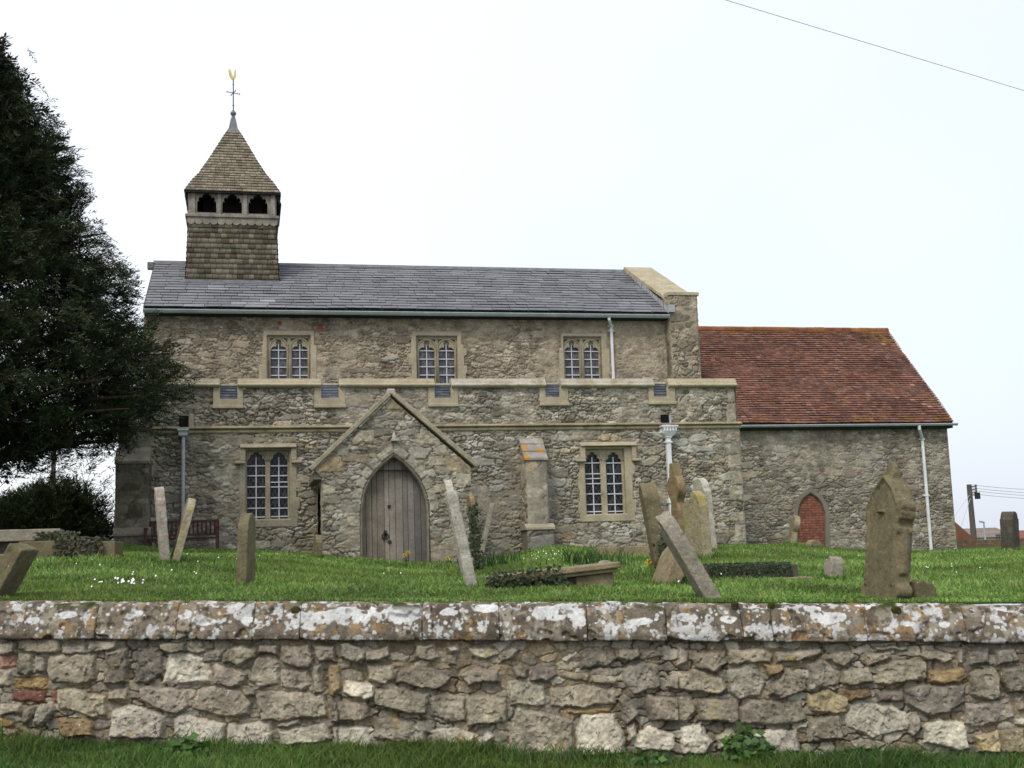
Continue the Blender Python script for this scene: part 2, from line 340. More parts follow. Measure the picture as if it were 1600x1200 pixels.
npmesh('churchyard_ground',V,Fq,M['soil'],smooth=True,kind='structure')
def vergez(x,y):
    x=np.asarray(x,float);y=np.asarray(y,float)
    return -.045-.0563*np.clip(x,-12,12)-.012*np.clip(10.9-y,0,3)+.05*(fbm(x*.9,y*.9,3,91)-.5)
xs=np.linspace(-14,14,180); ys=np.linspace(7.6,11.0,40); AA,YY=np.meshgrid(xs,ys)
V=np.stack([AA,YY,vergez(AA,YY)],-1).reshape(-1,3); nb,na=AA.shape; idx=np.arange(na*nb).reshape(nb,na); Fq=np.stack([idx[:-1,:-1],idx[:-1,1:],idx[1:,1:],idx[1:,:-1]],-1).reshape(-1,4)
M['verge']=mkmat('verge_soil',(.05,.06,.025),var=.4,scale=2,fine=25,bump=.8,bscale=20,rough=1,spec=.05)
npmesh('grass_verge',V,Fq,M['verge'],smooth=True,kind='structure')
M['asphalt']=mkmat('asphalt',(.05,.05,.05),var=.2,scale=2,fine=60,bump=.5,bscale=120,rough=.95)
mb=MB(); mb.add([(-40,-30,.02+.0563*12),(40,-30,.02-.0563*12),(40,7.7,.02-.0563*12),(14,7.7,-.03-.0563*12),(-14,7.7,-.03+.0563*12),(-40,7.7,.02+.0563*12)],[[0,1,2,3,4,5]]); mb.build('road',M['asphalt'],kind='structure')
# ------------------------------------------------------------------ blades
def blades(name,X,Y,Z,h,w,lean,pal,seed,mat,**k):
    r=np.random.default_rng(seed); n=len(X); th=r.random(n)*2*np.pi; la=r.random(n)*2*np.pi; ln=lean*(.3+r.random(n))*h
    dx=np.cos(th)*w/2; dy=np.sin(th)*w/2; lx=np.cos(la)*ln; ly=np.sin(la)*ln
    V=np.empty((n,5,3)); z0=Z-.02
    V[:,0]=np.stack([X-dx,Y-dy,z0],-1); V[:,1]=np.stack([X+dx,Y+dy,z0],-1)
    V[:,2]=np.stack([X+dx*.8+lx*.35,Y+dy*.8+ly*.35,Z+h*.55],-1); V[:,3]=np.stack([X-dx*.8+lx*.35,Y-dy*.8+ly*.35,Z+h*.55],-1)
    V[:,4]=np.stack([X+lx,Y+ly,Z+h*(1-.35*lean*r.random(n))],-1)
    b=np.arange(n)[:,None]*5; pal=np.array(pal); c=pal[r.integers(0,len(pal),n)]*(.65+.7*r.random(n))[:,None]
    pat=fbm(X*.8,Y*.8,3,seed+3); c=c*(.35+1.3*pat)[:,None]*(.75+.5*fbm(X*3,Y*2,2,seed+8))[:,None]; yl=sstep(.52,.68,fbm(X*.45+9,Y*.45,2,seed+5))[:,None]; c=c*(1-yl*.5)+np.array([.13,.17,.035])*yl*.5
    C=np.repeat(c,5,0)
    return npmesh(name,V.reshape(-1,3),[b+np.array([[0,1,2,3]]),b+np.array([[3,2,4]])],mat,col=C,**k)
GP=[(.15,.275,.05),(.19,.32,.07),(.11,.215,.04),(.23,.34,.09),(.27,.29,.12)]
n=235000; a=rng.uniform(-.72,.72,n); y=11.4+ (rng.random(n)**1.5)*19.5; x=a*y
vcl=(x*0+((np.stack([x,y-D0],-1)@np.array([eV[0],eV[1]])))) ; ucl=np.stack([x,y-D0],-1)@np.array([eU[0],eU[1]])
ok=~((vcl>-.02)&(ucl<6.2)&(ucl>-9.8))&~((vcl>3.35))&~((vcl>-2.0)&(ucl>-5.1)&(ucl<-1.5))
x=x[ok];y=y[ok]
tall=sstep(.5,.72,fbm(x*.6,y*.6,3,15))
blades('churchyard_grass',x,y,ground(x,y),(.035+.05*rng.random(len(x))+.06*tall*rng.random(len(x)))*(.45+.55*sstep(11.9,13.2,y)),.008+.008*rng.random(len(x))+y*.0004,.7,GP,21,M['grass'],kind='stuff')
n=100000; x=rng.uniform(-8.5,8.5,n); y=10.86-(rng.random(n)**1.3)*2.4
hh=(.05+.09*rng.random(n))*(.5+.8*sstep(.3,.7,fbm(x*1.3,y*1.6,3,16)))*(.8+.35*sstep(9.6,10.8,y))
hh=hh*np.where(np.abs(x-2.4)<1.0,1.35,1)
blades('verge_grass',x,y,vergez(x,y),hh,.006+.007*rng.random(n),.8,[(.075,.17,.034),(.055,.13,.026),(.10,.195,.045),(.12,.16,.055)],22,M['grass'],kind='stuff')
n=2100; x=rng.uniform(-8.5,8.5,n); y=10.8-rng.random(n)*.45; x=x[fbm(x*1.7,y,2,19)>.47] if False else x
kq=fbm(x*1.7,y*.5,2,19)>.5; x=x[kq]; y=y[kq]
blades('tall_grass_wisps',x,y,vergez(x,y),.14+.16*rng.random(len(x)),.006+.005*rng.random(len(x)),.75,[(.08,.17,.04),(.06,.14,.03),(.14,.17,.07)],27,M['grass'],kind='stuff')
# ================================================================== BOUNDARY WALL
YW=10.9
TA=[[(0,305),(75,305),(75,360),(0,362)],[(85,290),(285,288),(290,345),(270,360),(140,355),(88,345)],[(295,315),(400,312),(408,350),(390,362),(292,358)],[(415,300),(550,295),(540,335),(470,355),(415,350)],[(745,312),(860,305),(862,350),(800,360),(750,340)],[(870,305),(940,305),(950,345),(890,360),(866,350)],[(1020,380),(1060,340),(1110,325),(1180,345),(1185,375),(1110,415),(1025,390)],[(1190,320),(1290,320),(1290,365),(1200,360)],[(1308,322),(1440,318),(1445,400),(1430,430),(1380,430),(1310,395)],[(1460,325),(1545,322),(1555,390),(1480,398),(1458,360)],
'p',[(0,375),(75,372),(75,420),(0,425)],[(80,365),(150,362),(155,440),(130,460),(80,450)],[(168,375),(210,372),(212,440),(170,440)],'l',[(228,370),(440,360),(442,480),(390,500),(240,490),(222,440)],'d',[(490,350),(590,335),(600,370),(590,490),(485,495)],'d',[(640,335),(735,330),(750,380),(745,450),(690,498),(630,495)],'w',[(780,365),(850,360),(910,370),(965,380),(972,490),(800,500),(755,495)],[(945,350),(1030,345),(1030,390),(950,395)],[(995,410),(1090,420),(1145,450),(1140,490),(1070,515),(990,500)],'l',[(1180,390),(1240,370),(1290,390),(1290,500),(1200,525),(1160,480)],[(1305,440),(1420,440),(1435,500),(1400,530),(1310,515)],[(1448,425),(1480,420),(1495,540),(1450,545)],'o',[(1520,410),(1570,405),(1580,520),(1550,565),(1525,555)],
'y',[(65,475),(215,475),(215,522),(65,520)],'r',[(60,535),(205,528),(205,582),(60,575)],'r',[(240,540),(270,530),(270,590),(245,590)],[(0,430),(50,440),(50,510),(0,510)],
[(0,590),(100,590),(95,630),(0,655)],[(105,620),(155,595),(160,640),(120,690),(100,670)],[(170,610),(245,590),(250,630),(190,690),(165,680)],'l',[(275,535),(340,520),(490,560),(495,640),(440,655),(270,610)],[(505,530),(590,515),(595,575),(510,575)],[(645,530),(690,515),(860,530),(870,600),(830,640),(770,625),(650,575)],[(945,520),(1000,515),(1110,530),(1165,590),(1150,640),(1060,650),(885,615)],[(1130,525),(1180,520),(1180,545),(1140,550)],[(1180,550),(1250,535),(1500,550),(1512,650),(1400,660),(1215,672),(1190,620)],[(1530,580),(1600,580),(1600,680),(1535,670)],
'w',[(520,630),(600,595),(720,625),(765,650),(750,750),(700,755),(510,740)],'o',[(275,660),(430,665),(440,740),(300,745),(280,720)],'w',[(810,665),(850,640),(1040,690),(1020,790),(930,790),(805,735)],'w',[(1060,690),(1250,680),(1260,780),(1080,795),(1050,770)],'w',[(1285,710),(1500,690),(1535,760),(1300,785)],'w',[(1545,710),(1600,700),(1600,800),(1555,790)],[(1290,680),(1390,665),(1390,690),(1290,700)],'y',[(0,660),(60,670),(70,700),(0,705)],[(240,730),(300,745),(300,770),(250,760)]]
TB=[[(5,310),(60,305),(125,350),(125,385),(80,398),(10,375)],[(130,350),(230,320),(240,370),(190,395),(130,395)],'l',[(355,320),(440,315),(460,380),(420,395),(360,380)],'w',[(505,330),(540,320),(550,345),(520,358)],'l',[(600,335),(700,330),(740,360),(680,385),(610,370)],[(755,350),(800,325),(830,340),(800,380),(750,395)],[(500,375),(545,372),(545,410),(505,415)],'d',[(1110,400),(1180,350),(1270,345),(1290,385),(1240,415),(1120,430)],[(1300,340),(1385,335),(1390,370),(1350,390),(1295,375)],[(1400,340),(1480,340),(1500,370),(1410,385)],'w',[(1040,385),(1090,350),(1100,365),(1060,395)],
[(135,415),(240,418),(255,470),(220,495),(135,485)],[(270,450),(350,420),(430,430),(515,470),(500,500),(430,525),(330,505),(270,490)],'d',[(560,460),(640,430),(740,440),(745,490),(600,500)],'d',[(800,430),(840,405),(870,430),(865,470),(820,470)],'d',[(890,430),(990,425),(1010,460),(960,490),(890,480)],[(1030,450),(1150,445),(1155,485),(1040,475)],[(1165,460),(1280,470),(1285,500),(1180,495)],'d',[(1310,430),(1400,400),(1480,410),(1485,510),(1370,550),(1320,500)],[(1520,470),(1600,455),(1600,525),(1520,515)],
'w',[(30,490),(160,505),(165,560),(120,570),(25,540)],[(170,520),(290,520),(410,545),(405,630),(320,630),(170,595)],[(420,570),(470,545),(580,560),(590,670),(530,680),(430,650)],'l',[(590,560),(770,565),(772,670),(600,688)],'l',[(785,490),(860,480),(945,505),(950,600),(790,595)],[(985,520),(1130,505),(1275,530),(1275,590),(1120,610),(980,600)],[(0,585),(120,580),(155,650),(80,675),(0,670)],[(1295,570),(1330,555),(1395,640),(1330,685),(1310,660)],[(1430,560),(1600,560),(1600,675),(1430,665),(1420,600)],
[(180,670),(260,655),(410,700),(390,780),(160,750)],'w',[(430,715),(540,705),(640,740),(620,770),(440,785)],'w',[(650,760),(690,725),(715,740),(670,800),(645,790)],'w',[(0,705),(130,705),(150,780),(120,805),(0,800)],'l',[(800,640),(830,610),(1080,670),(1080,830),(1050,860),(790,840)],'w',[(1100,700),(1130,640),(1270,645),(1320,760),(1300,820),(1130,835),(1095,800)],[(785,605),(810,605),(805,660),(785,675)],'w',[(1390,720),(1440,695),(1545,735),(1550,800),(1520,815),(1370,800)],'w',[(1340,700),(1370,690),(1370,740),(1345,770)],[(195,785),(330,790),(330,830),(200,835)],[(710,790),(770,780),(770,830),(715,835)],'o',[(1060,615),(1250,612),(1255,635),(1060,635)]]
TC=[[(0,335),(45,345),(40,400),(0,415)],[(70,360),(215,350),(225,400),(160,440),(75,420)],[(235,345),(400,340),(430,370),(420,400),(240,402)],[(450,355),(650,335),(660,365),(560,395),(450,400)],'w',[(395,295),(440,285),(480,320),(440,340),(395,320)],[(680,365),(790,340),(820,370),(760,420),(690,390)],[(860,355),(980,350),(985,380),(880,415)],[(1115,360),(1190,340),(1260,365),(1255,400),(1140,385)],'d',[(1340,335),(1430,330),(1435,405),(1350,410)],'d',[(1465,340),(1550,335),(1575,390),(1470,410)],[(1300,340),(1325,330),(1320,410),(1298,405)],'d',[(910,325),(1060,320),(1060,345),(910,345)],
'l',[(0,450),(90,430),(200,480),(225,520),(180,548),(60,535),(0,520)],[(235,440),(330,415),(405,495),(380,555),(290,570),(235,540)],[(430,500),(500,430),(580,460),(590,530),(470,565),(425,545)],[(605,410),(670,390),(745,440),(740,500),(660,525),(605,530)],[(755,440),(880,432),(905,490),(790,510),(755,490)],[(920,430),(990,395),(1140,395),(1145,470),(1000,500),(920,495)],'o',[(1150,440),(1320,430),(1335,470),(1290,495),(1160,490)],[(1355,450),(1470,430),(1490,480),(1480,570),(1440,575),(1355,545)],'d',[(1500,430),(1600,415),(1600,540),(1520,535),(1495,490)],'o',[(390,410),(480,405),(490,435),(420,460)],
'd',[(1050,520),(1110,505),(1320,505),(1320,580),(1250,630),(1150,645),(1050,590)],'b',[(595,560),(700,530),(790,570),(790,620),(730,645),(610,620)],'o',[(770,530),(880,520),(890,560),(800,580)],[(905,535),(1035,530),(1035,580),(920,580)],[(0,560),(60,555),(80,620),(40,680),(0,670)],[(95,575),(270,570),(280,660),(250,680),(100,660)],[(290,620),(340,580),(570,580),(590,670),(470,690),(290,680)],'w',[(775,640),(830,585),(990,600),(1065,650),(1060,710),(900,745),(780,700)],[(1075,640),(1110,645),(1115,700),(1090,740),(1065,720)],[(1330,605),(1400,590),(1530,565),(1555,660),(1480,680),(1370,700),(1330,680)],
'w',[(15,710),(100,690),(160,770),(120,820),(20,815)],'w',[(185,750),(240,700),(270,740),(265,790),(190,800)],'w',[(345,735),(430,720),(545,715),(560,810),(440,825),(410,800)],[(600,670),(740,650),(760,750),(610,770)],'w',[(1140,690),(1200,665),(1320,680),(1350,800),(1290,810),(1145,770)],'b',[(1375,740),(1480,720),(1485,820),(1390,810)],'b',[(1490,720),(1600,700),(1600,820),(1495,815)],'w',[(560,690),(595,680),(590,700),(555,705)],[(800,770),(910,765),(910,800),(805,800)],[(1565,570),(1600,560),(1600,620),(1575,620)],'w',[(1565,665),(1600,660),(1600,685),(1565,685)]]
KC={'':(.285,.25,.188),'l':(.33,.292,.215),'w':(.50,.455,.355),'d':(.215,.19,.15),'p':(.33,.19,.14),'r':(.20,.095,.07),'y':(.30,.215,.10),'o':(.27,.20,.11),'b':(.38,.31,.19)}
traced=[]; rr=random.Random(5)
for off,T in ((0,TA),(530,TB),(1060,TC)):
    kk=''
    for it in T:
        if isinstance(it,str): kk=it; continue
        pl=[]; cx_=sum(q[0] for q in it)/len(it); cy_=sum(q[1] for q in it)/len(it); hw_=max(abs(q[0]-cx_) for q in it); hh_=max(abs(q[1]-cy_) for q in it)
        for (zx,zy) in it:
            zx=cx_+(zx-cx_)*(1+7/hw_); zy=cy_+(zy-cy_)*(1+7/hh_)
            p=W(off+zx/2.963,900+zy/2.963,YW); pl.append((p[0],p[2]))
        c=np.array(KC[kk])*(.82+.36*rr.random())*np.array([1+.06*(rr.random()-.5),1,1+.1*(rr.random()-.5)])
        traced.append((pl,c,.05+.045*rr.random() if kk not in('y','r','p') else .035,.03)); kk=''
for dx_ in (-9.15,9.15):
    for t_ in list(traced[:]):
        if len(t_)==4 and abs(sum(q[0] for q in t_[0])/len(t_[0]))<4.7:
            pl2_=[(q[0]+dx_,q[1]-.0356*dx_) for q in t_[0]]
            if 4.45<abs(sum(q[0] for q in pl2_)/len(pl2_))<9.7: traced.append((pl2_,np.array(t_[1])*(.85+.3*rr.random()),t_[2],t_[3]))
wall=empty('boundary_wall',(0,YW,0),label='low rubble stone boundary wall with lichened coping running along the grass verge',cat='wall')
WP=[(.25,.22,.17),(.30,.265,.20),(.21,.185,.145),(.26,.21,.14),(.36,.33,.26)]
def ztop(x): return 1.276-.0356*x-.335
# shear the relief so its courses follow the gentle fall of the road
rubble('wall_face',wall,M['wallstone'],(-9.9,9.9,-.12,.975),lambda A,B,h:(A,-h+.03,B-.0356*A),.0068,.17,.085,.03,4,WP,(.19,.145,.08),dmap=lambda A:1+0*A,trd=.05,big=.0,
   traced=[([(a,b+.0356*a) for a,b in t[0]],*t[1:]) for t in traced],mlev=.40,smear=.5,fade=0)
mb=MB(); mb.add([(-9.9,.06,0),(9.9,.06,-.7),(9.9,.40,-.7),(-9.9,.40,0),(-9.9,.06,.94+.352),(9.9,.06,.94-.352),(9.9,.40,.94-.352),(-9.9,.40,.94+.352)],[[0,1,5,4],[1,2,6,5],[2,3,7,6],[3,0,4,7],[4,5,6,7]])
mb.build('wall_core',M['cement'],wall)
# coping stones: each a rounded, weathered block with its own lichen
def lich(X,Y,seed):
    base=np.array([.165,.138,.102])*np.ones(X.shape+(3,)); n3=fbm(X*16,Y*16,3,seed+2); n2=fbm(X*3,Y*3,5,seed+1); cl=fbm(X*1.3,Y*2,2,seed+11)
    base*=(.25+1.5*n2)[...,None]
    m=(sstep(.53,.64,fbm(X*11,Y*11,5,seed+7))*.8)[...,None]; base=base*(1-m)+np.array([.29,.26,.20])*m
    m=sstep(.62,.69,fbm(X*9+3,Y*9,5,seed+3)+.16*(cl-.5))[...,None]*.6; base=base*(1-m)+np.array([.29,.18,.075])*m
    m=sstep(.635,.672,fbm(X*10+8,Y*10,6,seed+4)+.25*(fbm(X*2+1,Y*2,2,seed+12)-.5))[...,None]; base=base*(1-m)+np.array([.47,.465,.44])*m
    m=sstep(.62,.70,fbm(X*28,Y*28,3,seed+9))[...,None]*.8; base=base*(1-m)+np.array([.09,.075,.06])*m
    return base,n3
SPT=np.random.default_rng(44); spots=[(SPT.uniform(-9.9,9.9),SPT.uniform(.02,.40),SPT.uniform(.005,.022)) for _ in range(1750)]
big=[]
for (px,py,rx,ry) in [(560,965,55,16),(625,962,34,16),(872,960,40,16),(905,968,12,14),(470,975,28,14),(505,970,20,12),(320,975,18,10),(105,968,14,7),(50,975,14,6),(210,965,16,8),(285,965,10,8),(1000,975,22,8),(1075,968,14,6),(1135,970,14,6),(1190,948,10,7),(1295,968,26,12),(1270,955,14,8),(1360,948,22,7),(1420,977,12,6),(1477,976,9,7),(1572,952,14,7),(700,962,16,8),(760,955,22,8),(390,975,15,6)]:
    p=W(px,py,YW-.05); big.append((p[0],(1000-py)/60*.40,rx/174.,ry/60*.40*.8))
joints=[-930,-720,-500,-250,-60,152,278,397,470,660,780,917,1040,1158,1205,1350,1505,1680,1860,2060,2240,2390,2530]
jx=[W(j,970,YW)[0] for j in joints]
prof=[(-.0,0),(-.07,.0),(-.08,.008),(-.084,.04),(-.078,.08),(-.06,.125),(-.035,.18),(-.01,.235),(.015,.28),(.045,.305),(.10,.318),(.2,.322),(.28,.30),(.36,.26),(.43,.18),(.46,.09),(.46,0)]
pl=np.array(prof); ds=np.concatenate([[0],np.cumsum(np.hypot(*np.diff(pl,axis=0).T))]); tS=np.linspace(0,ds[-1],130); PV=np.interp(tS,ds,pl[:,0]); PZ=np.interp(tS,ds,pl[:,1])
nrm=np.stack([-np.gradient(PZ),np.gradient(PV)],-1); nrm/=np.linalg.norm(nrm,axis=1)[:,None]
for i in range(len(jx)-1):
    x0,x1=jx[i]+.002,jx[i+1]-.002; nx=int((x1-x0)/.0065)+2; xx=np.linspace(x0,x1,nx); X,S=np.meshgrid(xx,tS)
    er=np.minimum(X-x0,x1-X); rd=sstep(0,.008,er); rs=random.Random(i*7+1); lift=(rs.random()-.5)*.012; push=(rs.random()-.5)*.02
    nz=(fbm(X*4,S*4,4,60+i)-.5)*.03+(fbm(X*22,S*22,4,80+i)-.5)*.016; chip=-.03*sstep(.62,.72,fbm(X*9,S*9,2,90+i))
    d=(nz+chip)*np.clip(S/.03,0,1)-(1-rd)*.009*(.4+1.2*fbm(X*3+i,S*9,2,44))
    ti=np.arange(len(tS))[:,None]+0*X.astype(int)
    yv=PV[ti]-nrm[ti,0]*d*-1+push; zv=PZ[ti]+nrm[ti,1]*d+lift-.0356*X+ (1.276-.335)
    base,n3=lich(X,S,200+i*0)
    for (sx_,ss,r_) in spots:
        if sx_<x0-.05 or sx_>x1+.05: continue
        j0=np.searchsorted(xx,sx_-r_*1.5); j1=np.searchsorted(xx,sx_+r_*1.5)
        if j1<=j0: continue
        q=np.s_[:,j0:j1]; dd=np.hypot(X[q]-sx_,S[q]-ss-.07)/r_+(fbm(X[q]*40,S[q]*40,2,5)-.5)*.7; m=sstep(1,.8,dd)[...,None]
        ctr=(.50,.50,.47) if (sx_*1000)%3>.9 else ((.33,.2,.07) if (sx_*1000)%3>.65 else (.10,.09,.06)); base[q]=base[q]*(1-m)+np.array(ctr)*m
    for (bx,bs,rx,ry) in big:
        dd=np.hypot((X-bx)/rx,(S-.08-bs)/ry)+(fbm(X*9,S*9,4,8)-.5)*1.5; m=(sstep(1,.9,dd)*sstep(.36,.46,n3+.1))[...,None]; base=base*(1-m)+np.array([.56,.56,.535])*m*(.9+.2*n3[...,None])+0*base*m
    ms=sstep(.63,.7,fbm(X*3.3+4,S*7,4,333))[...,None]*sstep(.3,.42,S)[...,None]; base=base*(1-ms)+np.array([.05,.06,.018])*ms
    Vv=np.stack([X,yv,zv],-1).reshape(-1,3); nb,na=X.shape; idx=np.arange(na*nb).reshape(nb,na); Fq=np.stack([idx[:-1,:-1],idx[:-1,1:],idx[1:,1:],idx[1:,:-1]],-1).reshape(-1,4)
    ends=[np.array([list(idx[:,0])]),np.array([list(idx[::-1,-1])])]
    npmesh('coping_stone',Vv,[Fq]+ends,M['coping'],wall,col=base.reshape(-1,3))
# moss cushions on the coping
def moss(px,py,r):
    p=W(px,py,YW+.02); V=[];rs=random.Random(px)
    mb=MB(); prof=[(0,r*.62),(r*.4,r*.55),(r*.75,r*.32),(r,0),(r*.95,-.03)]; mb.lathe([(max(a,.001),b) for a,b in prof][::-1],(p[0],p[1],p[2]),14); 
    return mb.build('moss_cushion',M['moss'],smooth=True,label=None)
M['moss']=mkmat('moss',(.06,.06,.02),var=.5,scale=20,fine=90,bump=1,bscale=150,rough=1,spec=.05)
for i,(px,py,r,lb) in enumerate([(462,952,.045,'small green moss cushion on coping left of the big white lichen patch'),(1148,943,.035,'dark moss cushion on coping left of the narrow coping stone'),(1205,944,.03,'dark moss cushion on coping right of the narrow coping stone'),(1400,952,.045,'brown moss cushion on coping below the ornate pointed headstone')]):
    o=moss(px,py,r); setp(o,label=lb,cat='moss',group='moss cushions on the coping')
# ================================================================== CHURCH
def _tn(c): return tuple(np.array(c)*np.array((.91,.935,.985)))
CH=empty('church',(0,D0,0),TH,label='old rubble stone church with slate nave roof, red tiled chancel and shingled bell turret',cat='church')
WA=[(.305,.27,.195),(.35,.32,.245),(.275,.24,.17),(.33,.275,.185),(.40,.37,.30),(.23,.20,.15)]
WC=[(.31,.265,.18),(.35,.295,.20),(.275,.23,.16),(.37,.32,.23),(.25,.205,.145),(.32,.25,.165)]
WN=[(.285,.25,.18),(.34,.30,.23),(.25,.215,.155),(.30,.245,.17),(.38,.345,.275)]
MO=(.30,.26,.185)
WA_SHADE=[tuple(.52*np.array(c)) for c in WA]; MO_SHADE=tuple(.52*np.array(MO))  # aisle stone and mortar darkened, tree shade put into the colour
WA=[_tn(c) for c in WA]; WC=[_tn(c) for c in WC]; WN=[_tn(c) for c in WN]; MO=_tn(MO)
def pxpoly(pts,v): return [P(x,y,v) for x,y in pts]
def grow(poly,d):
    cx=sum(p[0] for p in poly)/len(poly); cz=sum(p[1] for p in poly)/len(poly)
    hw=max(abs(p[0]-cx) for p in poly); hh=max(abs(p[1]-cz) for p in poly)
    return [(cx+(a-cx)*(1+d/hw),cz+(b-cz)*(1+d/hh)) for a,b in poly]
def fan(c,rx,rz,a0,a1,n=7): return [(c[0]+rx*math.cos(math.radians(a0+(a1-a0)*i/n)),c[1]+rz*math.sin(math.radians(a0+(a1-a0)*i/n))) for i in range(n+1)]
def lightpoly(x0,x1,zb,zt,style):
    w=x1-x0; xc=(x0+x1)/2
    if style=='hi':
        zs=zt-.70*w; r=.185*w; cz=zt-r
        right=fan((x1-.30*w,zs),.30*w,.27*w,0,80,5)+[(xc+.165*w,zs+.235*w)]
        lobe=fan((xc,cz),r,r,-42,222,12)
        left=[(2*xc-a,b) for a,b in right[::-1]]
    else:
        zs=zt-.62*w
        right=[(x1,zs),(x1-.02*w,zs+.13*w),(x1-.10*w,zs+.24*w),(x1-.20*w,zs+.25*w),(x1-.17*w,zs+.31*w),(x1-.16*w,zs+.40*w),(x1-.25*w,zs+.49*w),(x1-.33*w,zs+.47*w)]
        lobe=[(xc+.14*w,zs+.54*w),(xc+.08*w,zs+.60*w),(xc,zt),(xc-.08*w,zs+.60*w),(xc-.14*w,zs+.54*w)]
        left=[(2*xc-a,b) for a,b in right[::-1]]
    return [(x0,zb),(x1,zb)]+right+lobe+left
holesA=[];holesN=[]
def window(v,outer,inner,lights,yt,yb,bars,mat,glass,style,hood=None,extra=()):
    op=pxpoly(outer,v); (ax,ay),(bx,by)=inner
    uL,zT=P(ax,ay,v); uR,zB=P(bx,by,v); rect=[(uL,zB),(uR,zB),(uR,zT),(uL,zT)]
    fr=MB(); fr.prism(op,v-.05,v+.2,holes=[rect]); w=fr.build('window',mat,CH,bevel=.018)
    lp=[]
    ym=(yt+yb)/2
    for (x0,x1) in lights:
        u0=P(x0,ym,v)[0]; u1=P(x1,ym,v)[0]; zt=P((x0+x1)/2,yt,v)[1]; zb=zB+.02
        lp.append((u0,u1,zb,zt,lightpoly(u0,u1,zb,zt,style)))
    tr=MB(); R2=[(uL-.01,zB-.01),(uR+.01,zB-.01),(uR+.01,zT+.01),(uL-.01,zT+.01)]
    sp=[]
    if style=='hi':
        for (u0,u1,zb,zt,_) in lp:
            wd=u1-u0
            for s,c in ((0,u0-.03),(1,u1+.03)):
                d=1 if s==0 else -1
                tri=[(c,zt+.035),(c+d*.02,zt-.10),(c+d*.17,zt+.035)]
                if all(uL+.01<q[0]<uR-.01 for q in tri) and zt+.04<zT-.01: sp.append(tri)
    tr.prism(R2,v+.07,v+.17,holes=[l[4] for l in lp]+sp); tr.build('tracery',mat,w,bevel=.012)
    if sp:
        dk=MB(); dk.box(uL,uR,v+.12,v+.145,lp[0][3]-.13,zT-.005); dk.build('spandrel_recess',M['ashlar_dark'],w)
    mo=MB()
    for (u0,u1,zb,zt,_) in lp:
        wd=(u1-u0)/2+.035; c=((u0+u1)/2,zt-wd+.03)
        pts=[(a,v+.062,b) for a,b in ([(c[0]+wd,zb)] if style=='hi' else [])+fan(c,wd,wd,0,180,16)+([(c[0]-wd,zb)] if style=='hi' else [])]
        mo.tube(pts,.022,6)
    mo.build('arch_moulding',mat,w,smooth=True)
    g=MB(); 
    for (u0,u1,zb,zt,_) in lp: g.box(u0-.05,u1+.05,v+.15,v+.19,zb-.02,zt+.03)
    g.build('glass',glass,w)
    b=MB()
    for li,(u0,u1,zb,zt,_) in enumerate(lp):
        xc=(u0+u1)/2; b.box(xc-.013,xc+.013,v+.118,v+.14,zb-.01,zt-.12)
        for y in bars+[q[1] for q in extra if q[0]==li]:
            z=P(lights[li][0],y,v)[1]; b.box(u0-.01,u1+.01,v+.112,v+.134,z-.013,z+.013)
    b.build('glazing_bars',M['bars'],w)
    bk=MB(); bk.box(uL,uR,v+.192,v+.23,zB,zT); bk.build('backing',M['dark'],w)
    if hood:
        (hx0,hy0,hx1,hy1,hs)=hood; a0,zt=P(hx0,hy0,v); a1,_=P(hx1,hy0,v); zb=P(hx0,hy1,v)[1]
        h=MB(); t=.13
        pr=[(-.17,0),(-.17,.03),(-.03,.12),(.02,.12),(.02,0),(-.06,-.0)]
        h.prism([(v+a,zt-.12+b) for a,b in pr],a0,a1,mapf=lambda a,d,b:(d,a,b))
        h.box(a0,a0+t,v-.12,v+.02,zb,zt-.1); h.box(a1-t,a1,v-.12,v+.02,zb,zt-.1)
        h.box(a0-hs,a0+t,v-.15,v+.02,zb-.07,zb+.002); h.box(a1-t,a1+hs,v-.15,v+.02,zb-.07,zb+.002)
        h.build('hood_mould',mat,w,bevel=.015)
    return op
NV=3.0; CV=3.4
# clerestory windows
for X0,outer,lights,bars in (
  (0,[(404,596),(404,572),(409,570),(409,540),(411,540),(411,517),(491,517),(491,540),(495,540),(495,600),(494,602),(405,602)],[(423,448),(456.5,481)],[546,559,572.5,585.5]),
  (1,[(637,604),(637,590),(643,588),(643,572),(638,571),(638,556),(642,555),(642,535),(644,518),(721,518),(721,538),(724,540),(724,545),(729,546),(729,556),(725,557),(725,571),(730,572),(730,583),(728,584),(728,604)],[(655.5,680),(686.5,711)],[547,560,572,585]),
  (2,[(871,602),(871,580),(873,578),(873,545),(876,544),(876,521),(948,521),(948,545),(952,546),(952,602)],[(884,906.5),(914,937)],[548,560.5,572.5,585])):
    yt={0:530,1:531.5,2:532}[X0]; inn=((outer and {0:417,1:650,2:879.5}[X0]),{0:524,1:525,2:526}[X0]),({0:486,1:716,2:942}[X0],600)
    op=window(NV,outer,inn,lights,yt,600,bars,M['ashlar'],M['glass_hi'],'hi'); holesN.append(grow(op,-.03))
